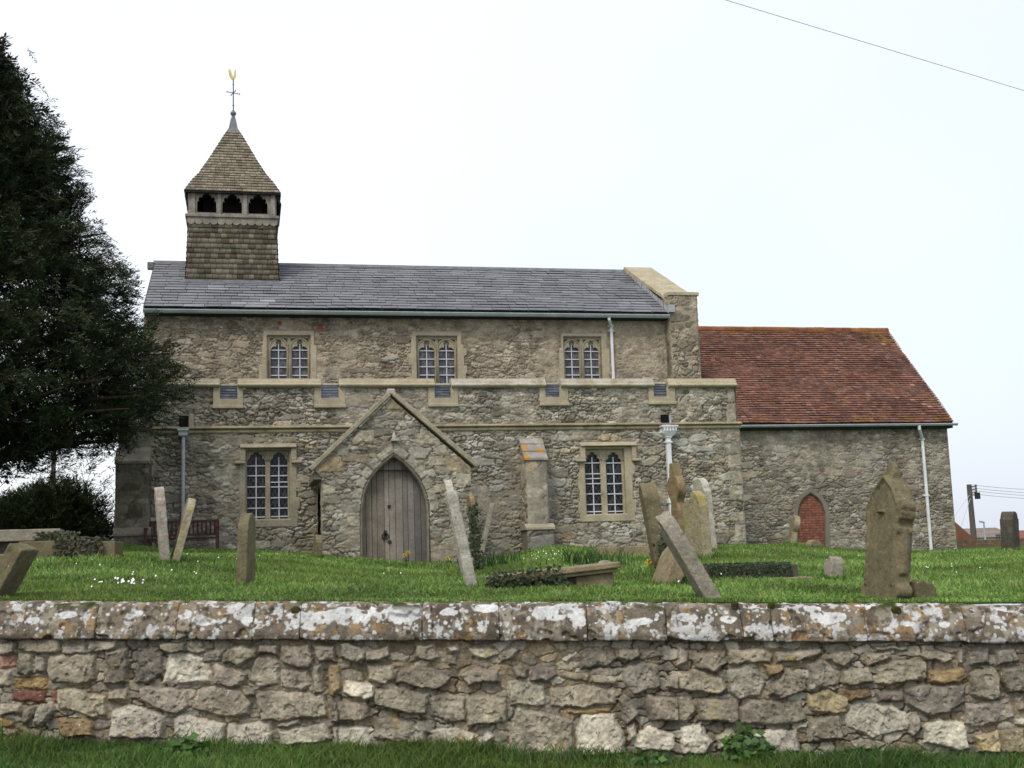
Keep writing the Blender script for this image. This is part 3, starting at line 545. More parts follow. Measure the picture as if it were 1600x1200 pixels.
# aisle windows
op=window(0,[(369,825),(369,809),(373,808),(373,700),(464,700),(464,748),(470,749),(470,763),(463,764),(463,777),(469,778),(469,795),(466,796),(466,823)],((384,704),(453,811)),[(386,414.5),(422.5,449.5)],706,812,[727.5,743,760.5,777.5,794],M['ashlar_grey'],M['glass_lo'],'lo',hood=(375,693.5,463,721,.13),extra=((1,753),(0,808),(1,807))); holesA.append(grow(op,-.03))
op=window(0,[(906,816),(906,803),(903,802),(903,785),(905,784),(905,765),(903,764),(903,740),(905,739),(905,698),(988,698),(988,722),(991,724),(991,741),(988,742),(988,780),(994,781),(994,800),(992,801),(992,814)],((912,702),(979,803)),[(916.5,940.5),(949.5,974)],706.5,804,[723,740,755.5,771.5,788],M['ashlar'],M['glass_lo'],'lo',hood=(905,691,992,718,.12),extra=((0,747.5),(0,799.5),(1,799))); holesA.append(grow(op,-.03))
# embrasures
EMB=[(333,380,344,371,603,624,636),(491,540,502,529,602,622.5,635),(669,716,679,704,602,622,633.5),(843,888,852,874,601,621,632),(1013,1055,1021,1041.5,600,620,630)]
VP=.05
zpar=6.0
emz=[]
for (a,b,c,d,yt,yb,ybot) in EMB:
    ua,zb=P(a,ybot,VP); ub,_=P(b,ybot,VP); uc,zs=P(c,yb,VP); ud,_=P(d,yb,VP); zt=P(c,yt,VP)[1]
    top=P(c,605,VP)[1]
    fr=MB(); fr.prism([(ua,zb),(ub,zb),(ub,top),(ud,top),(ud,zs),(uc,zs),(uc,top),(ua,top)],VP-.06,VP+.3)
    fr.box(ua-.01,ub+.01,VP-.10,VP+.05,zb-.045,zb+.035)
    em=fr.build('embrasure',M['ashlar'],CH,bevel=.012)
    nrow=5; rows=[]; 
    for i in range(nrow):
        z0=zs+(zt-zs)*i/nrow; z1=zs+(zt-zs)*(i+1)/nrow
        rows.append(((uc,VP+.03,z0),(ud,VP+.03,z0),(uc,VP+.035,z1),(ud,VP+.035,z1),(0,-1,0)))
    tiles('slate_panel',em,M['slate'],rows,.24,.012,[(.19,.205,.25),(.215,.23,.275),(.17,.185,.23)],int(a),slip=.004)
    fl=MB(); fl.box(uc,ud,VP-.0,VP+.28,zt-.005,zt+.05); fl.build('mortar_capping',M['mortar'],em,bevel=.01)
    bk=MB(); bk.box(uc+.001,ud-.001,VP+.045,VP+.29,zs-.02,zt-.01); bk.build('panel_backing',M['leaddark'],em)
    holesA.append(grow([(ua,zb),(ub,zb),(ub,top+.3),(ua,top+.3)],-.03)); emz.append((uc,ud))
# parapet coping
CPX=[(230,343.5),(371.5,501.5),(529.5,678.5),(704.5,851.5),(875,1020),(1042,1149)]
for i,(x0,x1) in enumerate(CPX):
    u0=P(x0,598,VP)[0]; u1=P(x1,598,VP)[0]; zt=P((x0+x1)/2,591.5,VP)[1]; zb=P((x0+x1)/2,606,VP)[1]
    pr=[(-.10,zb+.0),(-.16,zb+.04),(-.16,zb+.075),(-.10,zb+.10),(-.06,zt-.05),(-.02,zt-.03),(-.02,zt),(.30,zt+.02),(.36,zb+.06),(.36,zb)]
    mb=MB(); mb.prism([(VP+a,b) for a,b in pr],u0,u1,mapf=lambda a,d,b:(d,a,b)); mb.build('parapet_coping',M['capstone'] if i in(3,4) else M['ashlar'],CH,bevel=.008)
    zpar=zb
# string course
u0=P(297,668,0)[0]; u1=6.22; zt=P(900,660.5,0)[1]; zb=P(900,672,0)[1]; hgt=zt-zb
pr=[(-.02,zb),(-.06,zb+.01),(-.075,zb+.04),(-.06,zb+.075),(-.03,zb+.085),(-.03,zb+hgt*.5),(-.09,zb+hgt*.56),(-.12,zb+hgt*.62),(-.12,zb+hgt*.72),(.04,zt),(.1,zt),(.1,zb)]
mb=MB(); mb.prism(pr,-9.5,u1,mapf=lambda a,d,b:(d,a,b)); mb.build('string_course',M['string'],CH,smooth=False)
# aisle wall (parapet part steps back a little)
qu=[]
for (x0,y0,x1,y1) in [(1137,710,1156,733),(1139,758,1160,782),(1141,800,1160,815),(1148,820,1163,846),(1138,604,1151,628),(1136,630,1152,660),(1142,735,1158,757)]:
    qu.append((pxpoly([(x0,y1),(x1+4,y1),(x1+4,y0),(x0,y0)],0),(.33,.29,.215),.035,.02))
for (x0,y0,x1,y1) in [(934,680,942,688),(939,679,952,689),(954,680,963,689),(800,828,0,0)][:3]: qu.append((pxpoly([(x0,y1),(x1,y1),(x1,y0),(x0,y0)],0),(.38,.30,.19),.035,.015))
for (x0,y0,x1,y1) in [(378,683,420,692),(424,684,440,692),(442,682,462,692)]: qu.append((pxpoly([(x0,y1),(x1,y1),(x1,y0),(x0,y0)],0),(.25,.22,.15),.035,.015))
tr2=[(pxpoly([(878,830),(893,829),(893,840),(879,841)],0),(.27,.18,.11),.03,.012)]
rubble('aisle_wall',CH,M['rubble'],(-9.55,6.18,1.1,zb+.05),front(0),.0195,.26,.11,.045,12,WA,MO,holes=holesA,traced=qu+tr2)
rubble('parapet_wall',CH,M['rubble'],(-9.5,6.14,zb+.1,zpar+.03),front(VP),.0195,.215,.09,.045,13,[(.31,.28,.215),(.35,.325,.255),(.26,.23,.175),(.39,.365,.30),(.22,.195,.155)],(.285,.25,.18),holes=holesA,traced=qu,mlev=.3)
def sidewall(name,u,v0,v1,z0,z1,seed,pal,sgn,poly=None,res=.05,parent=CH):
    return rubble(name,parent,M['rubble'],(v0,v1,z0,z1),lambda A,B,h:(u+sgn*h,A,B),res,.34,.18,.04,seed,pal,MO,poly=poly)
sidewall('aisle_end_wall',6.13,.0,NV,1.1,zpar,31,WA,1); sidewall('aisle_end_wall',-9.5,.0,NV,1.1,zpar,32,WA,-1)
mb=MB(); mb.add([(-9.4,.3,5.55),(6.05,.3,5.55),(6.05,NV+.05,6.0),(-9.4,NV+.05,6.0)],[[0,1,2,3]]); mb.build('aisle_roof',M['leaddark'],CH)
# clerestory, nave ends
NVt=8.55
brk=[(pxpoly([(495,507),(505,506),(505,514),(496,515)],NV),(.25,.06,.04),.03,.01),(pxpoly([(433,502),(440,502),(440,508),(433,508)],NV),(.22,.06,.04),.03,.01)]
rubble('clerestory_wall',CH,M['rubble'],(-9.35,5.5,5.5,NVt+.15),front(NV),.0195,.20,.085,.036,14,WC,(.315,.265,.18),holes=holesN,traced=brk,mlev=.5)
RV=6.55; RZ=10.76; EV=2.66; EZ=8.60
sl=(RZ-EZ)/(RV-EV)
# nave roof slates
uW=-9.33; uE=5.33
def roofz(v): return EZ+(v-EV)*sl
nrow=17; rows=[]; N1=(0,-sl,1)
for i in range(nrow):
    t0=i/nrow; t1=(i+1)/nrow; v0=EV+(RV-EV)*t0; v1=EV+(RV-EV)*t1+.0
    rows.append(((uW,v0,roofz(v0)),(uE,v0,roofz(v0)),(uW,v1,roofz(v1)),(uE,v1,roofz(v1)),N1))
SLP=[(.16,.162,.174),(.172,.174,.184),(.152,.153,.164),(.182,.183,.19),(.165,.168,.18)]
def slsh(a,ri,c,r):
    x=a+uW; lead=math.exp(-((x+6.2)/1.9)**2)*max(0,1-abs(ri-7)/8)     # lead wash below the turret leaves paler slates
    if r.random()<lead*.45: c=c*(1.15+.4*r.random())
    return c
nroof=tiles('nave_roof',CH,M['slate'],rows,.52,.021,SLP,3,gap=.012,wj=.22,tilt=.003,wav=.035,tv=.13,shade=slsh)
mb=MB(); mb.add([(uW+.03,2*RV-EV,EZ-.03),(uE,2*RV-EV,EZ-.03),(uE,RV,RZ-.03),(uW+.03,RV,RZ-.03),(uW+.03,EV+.03,EZ-.05),(uE,EV+.03,EZ-.05)],[[0,1,2,3],[3,2,5,4],[4,5,1,0]]); mb.build('roof_deck',M['leaddark'],nroof)
mb=MB(); mb.prism([(RV-.14,RZ-.06),(RV-.02,RZ+.05),(RV+.02,RZ+.05),(RV+.14,RZ-.06)],uW-.05,uE,mapf=lambda a,d,b:(d,a,b)); mb.build('ridge',M['leaddark'],nroof)
mb=MB(); mb.box(uW-.22,uW+.05,RV-.1,RV+.1,RZ-.22,RZ-.02); mb.build('ridge_end',M['leaddark'],nroof)
mb=MB(); 
for s in (0,1):
    v0=EV-.0 if s==0 else 2*RV-EV; mb.add([(uW-.02,v0,EZ-.16),(uW-.02,RV,RZ-.16),(uW-.02,RV,RZ+.0),(uW-.02,v0,EZ+.0)],[[0,1,2,3]])
mb.build('verge_board',M['darkwood'],nroof)
sidewall('nave_end_wall',-9.3,NV,2*RV-NV,1.1,RZ-.1,33,WC,-1,poly=[(NV,1),(2*RV-NV,1),(2*RV-NV,EZ),(RV,RZ-.12),(NV,EZ)],res=.06)
mb=MB(); mb.box(-9.3,5.4,2*RV-NV-.05,2*RV-NV+.0,1.1,EZ); mb.build('north_wall',M['cement'],CH)
# east gable of the nave with coping and kneeler
gU0,gU1=5.36,6.10; gv=2.62
gu0=P(1050,560,gv)[0]; gu1=P(1094,560,gv)[0]; gtop=P(1068,461,gv)[1]
gv1=2*RV-gv
gab=rubble('east_gable',CH,M['rubble'],(gu0,gu1,4.5,gtop),front(gv),.021,.26,.14,.04,15,WC,(.315,.27,.185),mlev=.5)
gk=.25; slope_c=(10.98-9.22)/(RV-3.05)
gp=[(gv+.02,4.5),(gv1,4.5),(gv1,gtop),(RV,10.86),(gv+.02,gtop)]
for (uu,sg) in ((gu0,-1),(gu1,1)): sidewall('gable_side',uu,gv,gv1,4.5,10.9,34+sg,WC,sg,poly=[(gv,4.4),(gv1,4.4),(gv1,9.1),(RV,10.80),(gv+.6,9.1),(gv+.5,gtop),(gv,gtop)],res=.04)
mb=MB(); mb.prism([(gv+.1,5),(gv1-.1,5),(gv1-.1,9),(RV,10.75),(gv+.6,9.05),(gv+.1,gtop-.02)],gu0+.03,gu1-.03,mapf=lambda a,d,b:(d,a,b)); mb.build('gable_core',M['cement'],gab)
uL=P(1043,458,gv)[0]; uR=P(1089.5,458,gv)[0]
mb=MB(); mb.prism([(gv-.06,gtop-.02),(gv-.06,gtop+.085),(gv+.5,gtop+.10),(gv+.5,gtop-.02)],gu0-.03,gu1+.05,mapf=lambda a,d,b:(d,a,b)); mb.build('kneeler_cap',M['ashlar'],gab,bevel=.012)
cz0=gtop-.02; cz1=P(990,417.5,RV)[1]
mb=MB()
mb.prism([(gv+.36,cz0+.085),(gv+.30,cz0-.05),(RV,cz1-.16),(gv1-.3,cz0-.05),(gv1-.3,cz0+.1),(RV,cz1)],gu0-.045,gu1+.04,mapf=lambda a,d,b:(d,a,b)); mb.build('gable_coping',M['ashlar'],gab,bevel=.012)
# stepped lead flashing
mb=MB(); npz=16
for i in range(npz):
    t0=i/npz; t1=(i+1)/npz-.006; va=EV+.1+(RV-EV-.1)*t0; vb=EV+.1+(RV-EV-.1)*t1
    mb.add([(gu0-.04-.004*(i%2),va,roofz(va)+.01),(gu0-.04-.004*(i%2),vb,roofz(vb)+.01),(gu0-.04-.004*(i%2),vb,roofz(vb)+.17),(gu0-.04-.004*(i%2),va,roofz(va)+.17)],[[0,1,2,3]])
    mb.add([(gu0-.20,va,roofz(va)+.028),(gu0-.03,va,roofz(va)+.028),(gu0-.03,vb,roofz(vb)+.028),(gu0-.20,vb,roofz(vb)+.028)],[[0,1,2,3]]) if i<0 else None
mb.box(gu0-.05,gu0+.12,EV-.16,EV+.22,EZ-.02,EZ+.19)
mb.build('flashing',M['lead'],nroof)
# gutters
def gutter(name,u0,u1,v,z,r,mat,parent=CH):
    mb=MB(); pts=fan((v,z),r,r,180,360,8); inn=fan((v,z),r*.85,r*.85,360,180,8); mb.prism(pts+inn,u0,u1,mapf=lambda a,d,b:(d,a,b))
    mb.box(u0,u1,v-r-.012,v-r+.012,z-.012,z+.012)
    return mb.build(name,mat,parent,smooth=False)
gz=P(640,488.5,EV-.03)[1]
g=gutter('gutter',uW-.02,gu0-.03,EV-.03,gz,.085,M['gutter'])
mb=MB(); mb.box(uW,gu0,EV+.06,EV+.34,gz-.10,gz-.05); mb.build('fascia',M['darkwood'],g)
# nave downpipe
a=P(951,494,EV); b=P(955,510,NV-.1); c=P(961.5,594,NV-.1)
mb=MB(); mb.tube([(a[0],EV-.03,a[1]),(a[0],EV-.03,a[1]-.1),(b[0],NV-.1,b[1]),(b[0],NV-.1,b[1]-.08),(b[0],NV-.1,c[1]-.3)],.045,12)
for z in (b[1]-.12,b[1]+.02): mb.box(b[0]-.085,b[0]+.085,NV-.08,NV+.02,z-.02,z+.02); mb.tube([(b[0],NV-.1,z-.03),(b[0],NV-.1,z+.03)],.058,12)
mb.build('downpipe',M['whitepaint'],CH)
# aisle downpipes with hoppers
def hopperpipe(xh0,xh1,yh0,yh1,xp,pw,ybase,mat,square):
    u0,zt=P(xh0,yh0,-.15); u1,zb=P(xh1,yh1,-.15); uc=P(xp,(yh0+yh1)/2,-.12)[0]; zg=P(xp,ybase,-.12)[1]
    mb=MB()
    if square: mb.box(uc-pw,uc+pw,-.19,-.06,zg,zb)
    else: mb.tube([(uc,-.12,zb),(uc,-.12,zg)],pw,12)
    dp=mb.build('downpipe',mat,CH,bevel=.01 if square else 0)
    hp=MB(); w=(u1-u0)/2; hc=(u0+u1)/2; h=zt-zb
    lv=[(w,0,0),(w,-.05,-0),(w*.92,-.05,0),(w*.9,-h*.7,0),(w*.6,-h,0)] if square else [(w,0,0),(w,-h*.85,0),(w*.6,-h,0)]
    V=[];F=[]
    for (ww,dz,_) in lv: V+=[(hc-ww,-.15-ww*.6,zt+dz),(hc+ww,-.15-ww*.6,zt+dz),(hc+ww,-.02,zt+dz),(hc-ww,-.02,zt+dz)]
    for i in range(len(lv)-1): F+=[[i*4+k,(i+1)*4+k,(i+1)*4+(k+1)%4,i*4+(k+1)%4] for k in range(4)]
    F.append([0,1,2,3]); hp.add(V,F); hp.box(hc-w-.03,hc+w+.03,-.19-w*.6,-.0,zt-.03,zt+.012)
    if square:
        for z in (zb-.02,zb-.16): hp.box(uc-pw-.03,uc+pw+.03,-.21,-.04,z-.025,z+.025)
        hp.box(uc-pw*3.2,uc-pw,-.12,-.06,zt-.17,zt-.08)
        for k in range(5): hp.box(hc-w+.02+k*2*w/5,hc-w+.02+k*2*w/5+.035,-.19-w*.6-.01,-.15-w*.6+.06,zt-.14,zt-.05)
    hp.build('hopper',mat,dp,bevel=.006)
    if square:
        z=P(1050,783,-.12)[1]; cl=MB(); cl.box(uc-pw-.03,uc+pw+.03,-.21,0,z-.06,z+.06); cl.build('collar',mat,dp,bevel=.01)
        z=P(1044,648,0)[1]; sp=MB(); z0=P(1044,664,0)[1]; sp.box(uc-.12,uc+.08,VP-.10,VP+.1,z0+.02,z); o=sp.build('spout_opening',M['dark'],dp)
        lg=MB(); lg.box(uc+.08,uc+.13,VP-.16,VP+.02,z0,z-.05); lg.box(uc-.10,uc+.1,VP-.16,VP,z0-.03,z0+.03); lg.build('spout_cheek',M['lead'],dp,bevel=.01)
    else:
        z=P(286,650,0)[1]; z0=P(286,672,0)[1]; sp=MB(); sp.box(uc-.1,uc+.12,VP-.10,VP+.1,z0,z); sp.build('spout_opening',M['dark'],dp)
        lg=MB(); lg.box(uc+.12,uc+.24,VP-.12,VP+.02,z0,z+.05); lg.build('spout_cheek',M['ashlar_grey'],dp,bevel=.02)
    return dp
hopperpipe(1033,1056,666,681,1043,.062,840,M['whitepaint'],True)
hopperpipe(279,293,671.5,682,286.5,.045,860,M['greypaint'],False)
# buttress
def pbox(m,x0,x1,y0,y1,v0,v1,vref):
    a,z1=P(x0,y0,vref); b,_=P(x1,y0,vref); z0=P(x0,y1,vref)[1]; m.box(a,b,v0,v1,z0,z1)
bv=-.55
a,zc=P(822,722,bv); b,_=P(854,722,bv); z0=P(830,822,bv)[1]
bt=rubble('buttress',CH,M['rubble'],(a,b,z0,zc+.1),front(bv),.021,.36,.27,.03,17,[(.30,.28,.22),(.34,.31,.24),(.27,.26,.215),(.28,.22,.15)],MO,mlev=.75)
for uu,sg in ((a,-1),(b,1)): rubble('buttress_side',bt,M['rubble'],(bv,0.0,z0,zc+.5),lambda A,B,h,uu=uu,sg=sg:(uu+sg*h,A,B),.03,.36,.27,.03,18,[(.27,.24,.18)],MO,poly=[(bv,z0-1),(.05,z0-1),(.05,zc+.7),(bv,zc+.1)])
cap=MB(); v0c,v1c=bv-.06,.0
z_b=P(835,719,bv)[1]; z_t=P(828,684,0)[1]
for i in range(3):
    t0=i/3; t1=(i+1)/3; va=v0c+(v1c-v0c)*t0; vb=v0c+(v1c-v0c)*t1+.03; za=z_b+(z_t-z_b)*t0; zb2=z_b+(z_t-z_b)*t1
    cap.cur=[(.28,.26,.235),(.28,.25,.22),(.28,.26,.23)][i]
    cap.prism([(va,za),(va,za+.05),(vb,zb2+.03),(vb,za)],a-.05,b+.03,mapf=lambda p,d,q:(d,p,q))
M['tilecap']=mkmat('tilecap',attr=True,var=.3,scale=4,fine=20,bump=.3,rough=.9,spots=((3.2,.53,.58,(.46,.22,.02)),(7,.6,.7,(.27,.25,.22))))
cap.build('tile_cap',M['tilecap'],bt,col=True)
pl_=MB(); za=P(840,828,bv-.15)[1]; zz=P(840,818,bv)[1]
pl_.prism([(bv-.17,za),(bv-.17,za+.07),(bv-.01,zz),(.0,zz),(.0,za)],a-.10,b+.13,mapf=lambda p,d,q:(d,p,q)); pl_.build('weathering',M['ashlar_grey'],bt,bevel=.012)
rubble('buttress_plinth',bt,M['rubble'],(a-.06,b+.10,1.2,za+.01),front(bv-.12),.021,.33,.25,.035,19,[(.17,.16,.14),(.22,.21,.18),(.26,.25,.2)],(.16,.14,.11),mlev=.6)
mb=MB(); mb.box(a-.05,b+.09,bv-.06,0,1.2,za); mb.build('plinth_core',M['ashlar_dark'],bt)
# west corner buttress; dark rubble and ashlar paint in the yew's shade
wa=P(181,740,-.7)[0]; wb=P(232,740,-.7)[0]; wz=P(205,724,-.7)[1]
wbt=rubble('buttress',CH,M['rubble'],(wa,wb,1.2,wz),front(-.7),.025,.4,.26,.03,41,WA_SHADE,MO_SHADE,mlev=.7)
for uu,sg in ((wa,-1),(wb,1)): rubble('buttress_side',wbt,M['rubble'],(-.7,0.02,1.2,wz),lambda A,B,h,uu=uu,sg=sg:(uu+sg*h,A,B),.035,.36,.27,.03,42,WA_SHADE,MO_SHADE)
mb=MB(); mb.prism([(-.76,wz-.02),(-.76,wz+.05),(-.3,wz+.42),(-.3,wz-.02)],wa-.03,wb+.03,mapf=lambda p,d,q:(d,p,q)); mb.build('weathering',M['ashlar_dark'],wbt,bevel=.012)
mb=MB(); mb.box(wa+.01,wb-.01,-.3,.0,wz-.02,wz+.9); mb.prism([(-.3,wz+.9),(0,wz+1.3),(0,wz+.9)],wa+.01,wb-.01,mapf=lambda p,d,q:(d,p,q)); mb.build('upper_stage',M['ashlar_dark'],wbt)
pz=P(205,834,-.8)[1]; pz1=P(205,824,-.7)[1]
rubble('buttress_plinth',wbt,M['rubble'],(wa-.02,wb+.05,1.0,pz-.04),front(-.80),.025,.36,.2,.03,43,WA_SHADE,MO_SHADE)
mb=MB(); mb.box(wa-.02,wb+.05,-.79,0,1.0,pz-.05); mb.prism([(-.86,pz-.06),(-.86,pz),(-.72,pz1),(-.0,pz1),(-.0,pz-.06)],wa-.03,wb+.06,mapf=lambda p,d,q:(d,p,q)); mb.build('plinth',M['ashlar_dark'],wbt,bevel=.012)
# ------------------------------------------------------------------ porch
pv=-2.0
def PP(x,y): return P(x,y,pv)
pL=PP(503.5,800)[0]; pR=PP(737,800)[0]; kl=PP(490,735); kr=PP(737.5,732); apx=PP(611,622)
arch=[PP(*q) for q in [(567,900),(567,800),(568.5,782),(572,766),(578,752),(587,739),(599,726),(615,713),(630,724),(643,737),(654,752),(661,768),(665.5,785),(667,800),(668,900)]]
def offs(poly,d):
    cx=(poly[0][0]+poly[-1][0])/2; out=[]
    for i,(a,b) in enumerate(poly):
        if i in(0,len(poly)-1): out.append((a+(d if a>cx else -d),b)); continue
        p,q=poly[i-1],poly[i+1]; tx,tz=q[0]-p[0],q[1]-p[1]; L_=math.hypot(tx,tz); nx,nz=-tz/L_,tx/L_
        out.append((a+nx*d,b+nz*d*(1.25 if abs(a-cx)<.15 else 1)))
    return out
ao=offs(arch,.27); ai=offs(arch,.07)
GY=(.36,.32,.235)
ptr=[]
for q,c in [([(491,738),(533,738),(533,714),(512,714)],(.33,.26,.16)),([(697,737),(736,737),(736,731),(716,712),(697,712)],(.31,.255,.17)),([(600,640),(632,640),(614,624),(611,624)],(.27,.22,.14)),([(548,690),(584,689),(584,672),(563,673)],GY),([(648,694),(690,694),(684,680),(678,677),(648,677)],GY),([(525,712),(545,712),(545,698),(530,700)],(.30,.28,.22)),([(682,712),(700,712),(692,695),(682,695)],GY),([(670,728),(694,727),(692,712),(670,714)],GY),([(713,760),(736,758),(736,740),(713,741)],GY),([(505,772),(524,772),(524,758),(505,758)],GY),([(670,775),(690,768),(690,758),(672,760)],GY),([(668,800),(686,795),(684,778),(670,782)],(.32,.29,.23)),([(541,822),(563,822),(563,806),(541,806)],GY),([(600,712),(630,712),(640,700),(630,690),(600,690),(590,702)],(.19,.17,.13))]:
    ptr.append(([PP(*z) for z in q],c,.03,.014))
# broken ring of pale voussoirs
for i in range(2,len(arch)-3):
    a0,a1,b1,b0=ai[i],ai[i+1],ao[i+1],ao[i]; ptr.append(([lerp3(a0,a1,.04),lerp3(a0,a1,.96),lerp3(b0,b1,.93),lerp3(b0,b1,.07)],np.array((.37,.34,.265))*(.75+.4*random.random()),.035,.014))
ptr=[([tuple(map(float,z)) for z in q[0]],*q[1:]) for q in ptr]
porch=rubble('porch',CH,M['rubble'],(kl[0],kr[0],1.1,apx[1]),front(pv),.0185,.26,.115,.036,23,WA,(.235,.205,.15),poly=[(pL,1),(pR,1),(pR,kr[1]-.08),kr,(apx[0],apx[1]),kl,(pL,kl[1]-.16)],holes=[ai],traced=ptr,mlev=.55)
ring=MB(); ring.prism(ai[:]+arch[::-1],pv-.02,pv+.32); ring.build('arch_ring',M['ashlar_dark'],porch,bevel=.03)
# coping
cp=MB()
for (q0,q1) in (((487,736.5),(610,619)),((742,730.5),(612,619))):
    a=PP(*q0); b=PP(*q1); dx,dz=b[0]-a[0],b[1]-a[1]; L_=math.hypot(dx,dz); nx,nz=(-dz/L_,dx/L_)
    if nz<0: nx,nz=-nx,-nz
    cp.prism([(a[0],a[1]),(b[0],b[1]-.0),(b[0]+nx*.11,b[1]+nz*.11),(a[0]+nx*.11,a[1]+nz*.11)],pv-.12,pv+.35)
cp.build('porch_coping',M['ashlar_grey'],porch,bevel=.015)
mb=MB(); q=PP(611,614); mb.box(q[0]-.1,q[0]+.1,pv-.05,pv+.3,q[1]-.05,q[1]+.1); mb.build('apex_flashing',M['mortar'],porch,bevel=.03)
mb=MB(); q=PP(615,683); mb.tube([(q[0],pv-.1,q[1]-.07),(q[0],pv-.1,q[1]),(q[0],pv-.06,q[1]+.12)],[.06,.05,.012],8); mb.box(q[0]-.07,q[0]+.08,pv-.16,pv+.1,q[1]-.10,q[1]-.05); mb.build('corbel',M['mortar'],porch)
rf=MB(); rf.add([(kl[0]+.05,pv+.1,kl[1]),(apx[0],pv+.1,apx[1]-.02),(apx[0],.1,apx[1]-.02),(kl[0]+.05,.1,kl[1]),(kr[0]-.05,pv+.1,kr[1]),(kr[0]-.05,.1,kr[1])],[[0,1,2,3],[1,4,5,2],[0,3,5,4]]); rf.build('porch_roof',M['leaddark'],porch)
# west side with arched recess
sv0,sv1=pv+.02,0.02
arc=[(sv0+.35,1.0),(sv1-.35,1.0),(sv1-.35,2.9)]+fan(((sv0+sv1)/2,2.9),(sv1-sv0)/2-.35,.62,0,180,10)+[(sv0+.35,2.9)]
rubble('porch_side',porch,M['rubble'],(sv0,sv1,1.1,kl[1]),lambda A,B,h:(pL-h*.5,A,B),.03,.34,.2,.04,24,WA,MO,holes=[arc])
mb=MB(); mb.box(pL+.25,pL+.3,sv0,sv1,1.1,kl[1]); mb.build('recess_back',M['dark'],porch)
mb=MB(); mb.box(kl[0],pL+.02,pv+.02,0,kl[1]-.22,kl[1]-.02); mb.build('eaves_corbel',M['ashlar_dark'],porch,bevel=.02)
rubble('porch_side',porch,M['rubble'],(sv0,sv1,1.1,kr[1]),lambda A,B,h:(pR-.01+h*.5,A,B),.04,.34,.2,.04,25,WA,MO)
# door
dv=pv+.26
dl,dr=arch[0][0],arch[-1][0]; nbd=11; db=MB(); prof_=[(a,b) for a,b in arch]
def atop(u):
    p=sorted(arch[1:-1]); return float(np.interp(u,[q[0] for q in p],[q[1] for q in p]))+.05
rs=random.Random(9); us=[dl-.03]
ws=[.8+.5*rs.random() for _ in range(nbd)]
for w_ in ws: us.append(us[-1]+w_/sum(ws)*(dr-dl+.06))
for i in range(nbd):
    k=i/(nbd-1); base=np.array((.25,.205,.155))*(1-k)+np.array((.175,.165,.155))*k
    db.cur=tuple(base*(.75+.5*rs.random())); u0,u1=us[i]+.004,us[i+1]-.004; um=(u0+u1)/2
    db.prism([(u0,1.2),(u1,1.2),(u1,atop(u1)),(um,atop(um)),(u0,atop(u0))],dv+.008*rs.random(),dv+.06)
door=db.build('door',M['door'],CH,bevel=.004,col=True)
mb=MB(); mb.box(dl-.05,dr+.05,dv+.045,dv+.1,1.2,atop((dl+dr)/2)); mb.build('door_backing',M['dark'],door)
mb=MB()
q=PP(604,838); mb.tube([(q[0]+.075*math.cos(t),dv-.03,q[1]+.075*math.sin(t)) for t in np.linspace(0,2*math.pi,16)],.012,6); mb.tube([(q[0],dv-.01,q[1]+.05),(q[0],dv-.045,q[1]+.09)],.03,8); mb.box(q[0]-.035,q[0]+.035,dv-.012,dv+.01,q[1]-.05,q[1]+.14)
mb.build('ring_handle',M['iron'],door)
for (x,y) in ((610,790.5),(611,846.5)):
    q=PP(x,y); mb=MB(); mb.box(q[0]-.035,q[0]+.035,dv-.02,dv+.01,q[1]-.035,q[1]+.035); mb.build('bolt_plate',M['iron'],door)
# ------------------------------------------------------------------ chancel
cu1=14.47; cEz=5.33
cdo=[P(*q,CV) for q in [(1247,870),(1247,800),(1249,790),(1254,780),(1266,770.5),(1278,779),(1285,789),(1289,802),(1290,870)]]
cdo2=offs(cdo,.17)
rubble('chancel_wall',CH,M['rubble'],(6.0,cu1,1.0,cEz+.1),front(CV),.0195,.22,.09,.036,16,WN,(.29,.255,.19),holes=[grow(cdo2,-.03)],mlev=.4)
cd=MB(); cd.prism(cdo2[:]+cdo[::-1],CV-.03,CV+.25); bd=cd.build('blocked_doorway',M['cement'],CH,bevel=.03)
mb=MB(); mb.prism(cdo,CV+.045,CV+.2); mb.build('brick_infill',M['brick'],bd)
CRV=6.6; CRZ=8.90; CE=CV-.28; cS=(CRZ-5.38)/(CRV-CE)
def cz_(v): return 5.38+(v-CE)*cS
cuE=14.54; rows=[]; nr=44
for i in range(nr):
    t0=i/nr;t1=(i+1)/nr; v0=CE+(CRV-CE)*t0; v1=CE+(CRV-CE)*t1; sag=lambda v: .0
    rows.append(((6.12,v0,cz_(v0)),(cuE,v0,cz_(v0)),(6.12,v1,cz_(v1)),(cuE,v1,cz_(v1)),(0,-cS,1)))
TP=[(.26,.115,.072),(.28,.12,.075),(.205,.09,.062),(.23,.095,.062),(.185,.088,.066),(.255,.104,.064),(.18,.09,.07),(.24,.125,.09)]
def tsh(a,ri,c,r):
    c=c*np.array((.80,.88,.92))
    if r.random()<.004: c=np.array((.33,.19,.15))*(.8+.4*r.random())
    if ri<2 or ri>41:
        if r.random()<(.22 if ri<2 else .45): c=np.array((.22,.11,.025))*(.7+.5*r.random())
    if ri>34 and a>7.2 and r.random()<.22: c=np.array((.25,.14,.02))
    return c
croof=tiles('chancel_roof',CH,M['tile'],rows,.17,.026,TP,8,gap=.006,wj=.04,tilt=.006,slip=.014,wav=.05,shade=tsh)
mb=MB(); bz=2*CRV-CE; mb.add([(6.12,bz,5.38),(cuE-.02,bz,5.38),(cuE-.02,CRV,CRZ-.03),(6.12,CRV,CRZ-.03),(6.12,CE+.03,5.33),(cuE-.02,CE+.03,5.33)],[[0,1,2,3],[3,2,5,4],[4,5,1,0]]); mb.build('roof_deck',M['bench'],croof)
mb=MB(); xx=6.12; rs=random.Random(4)
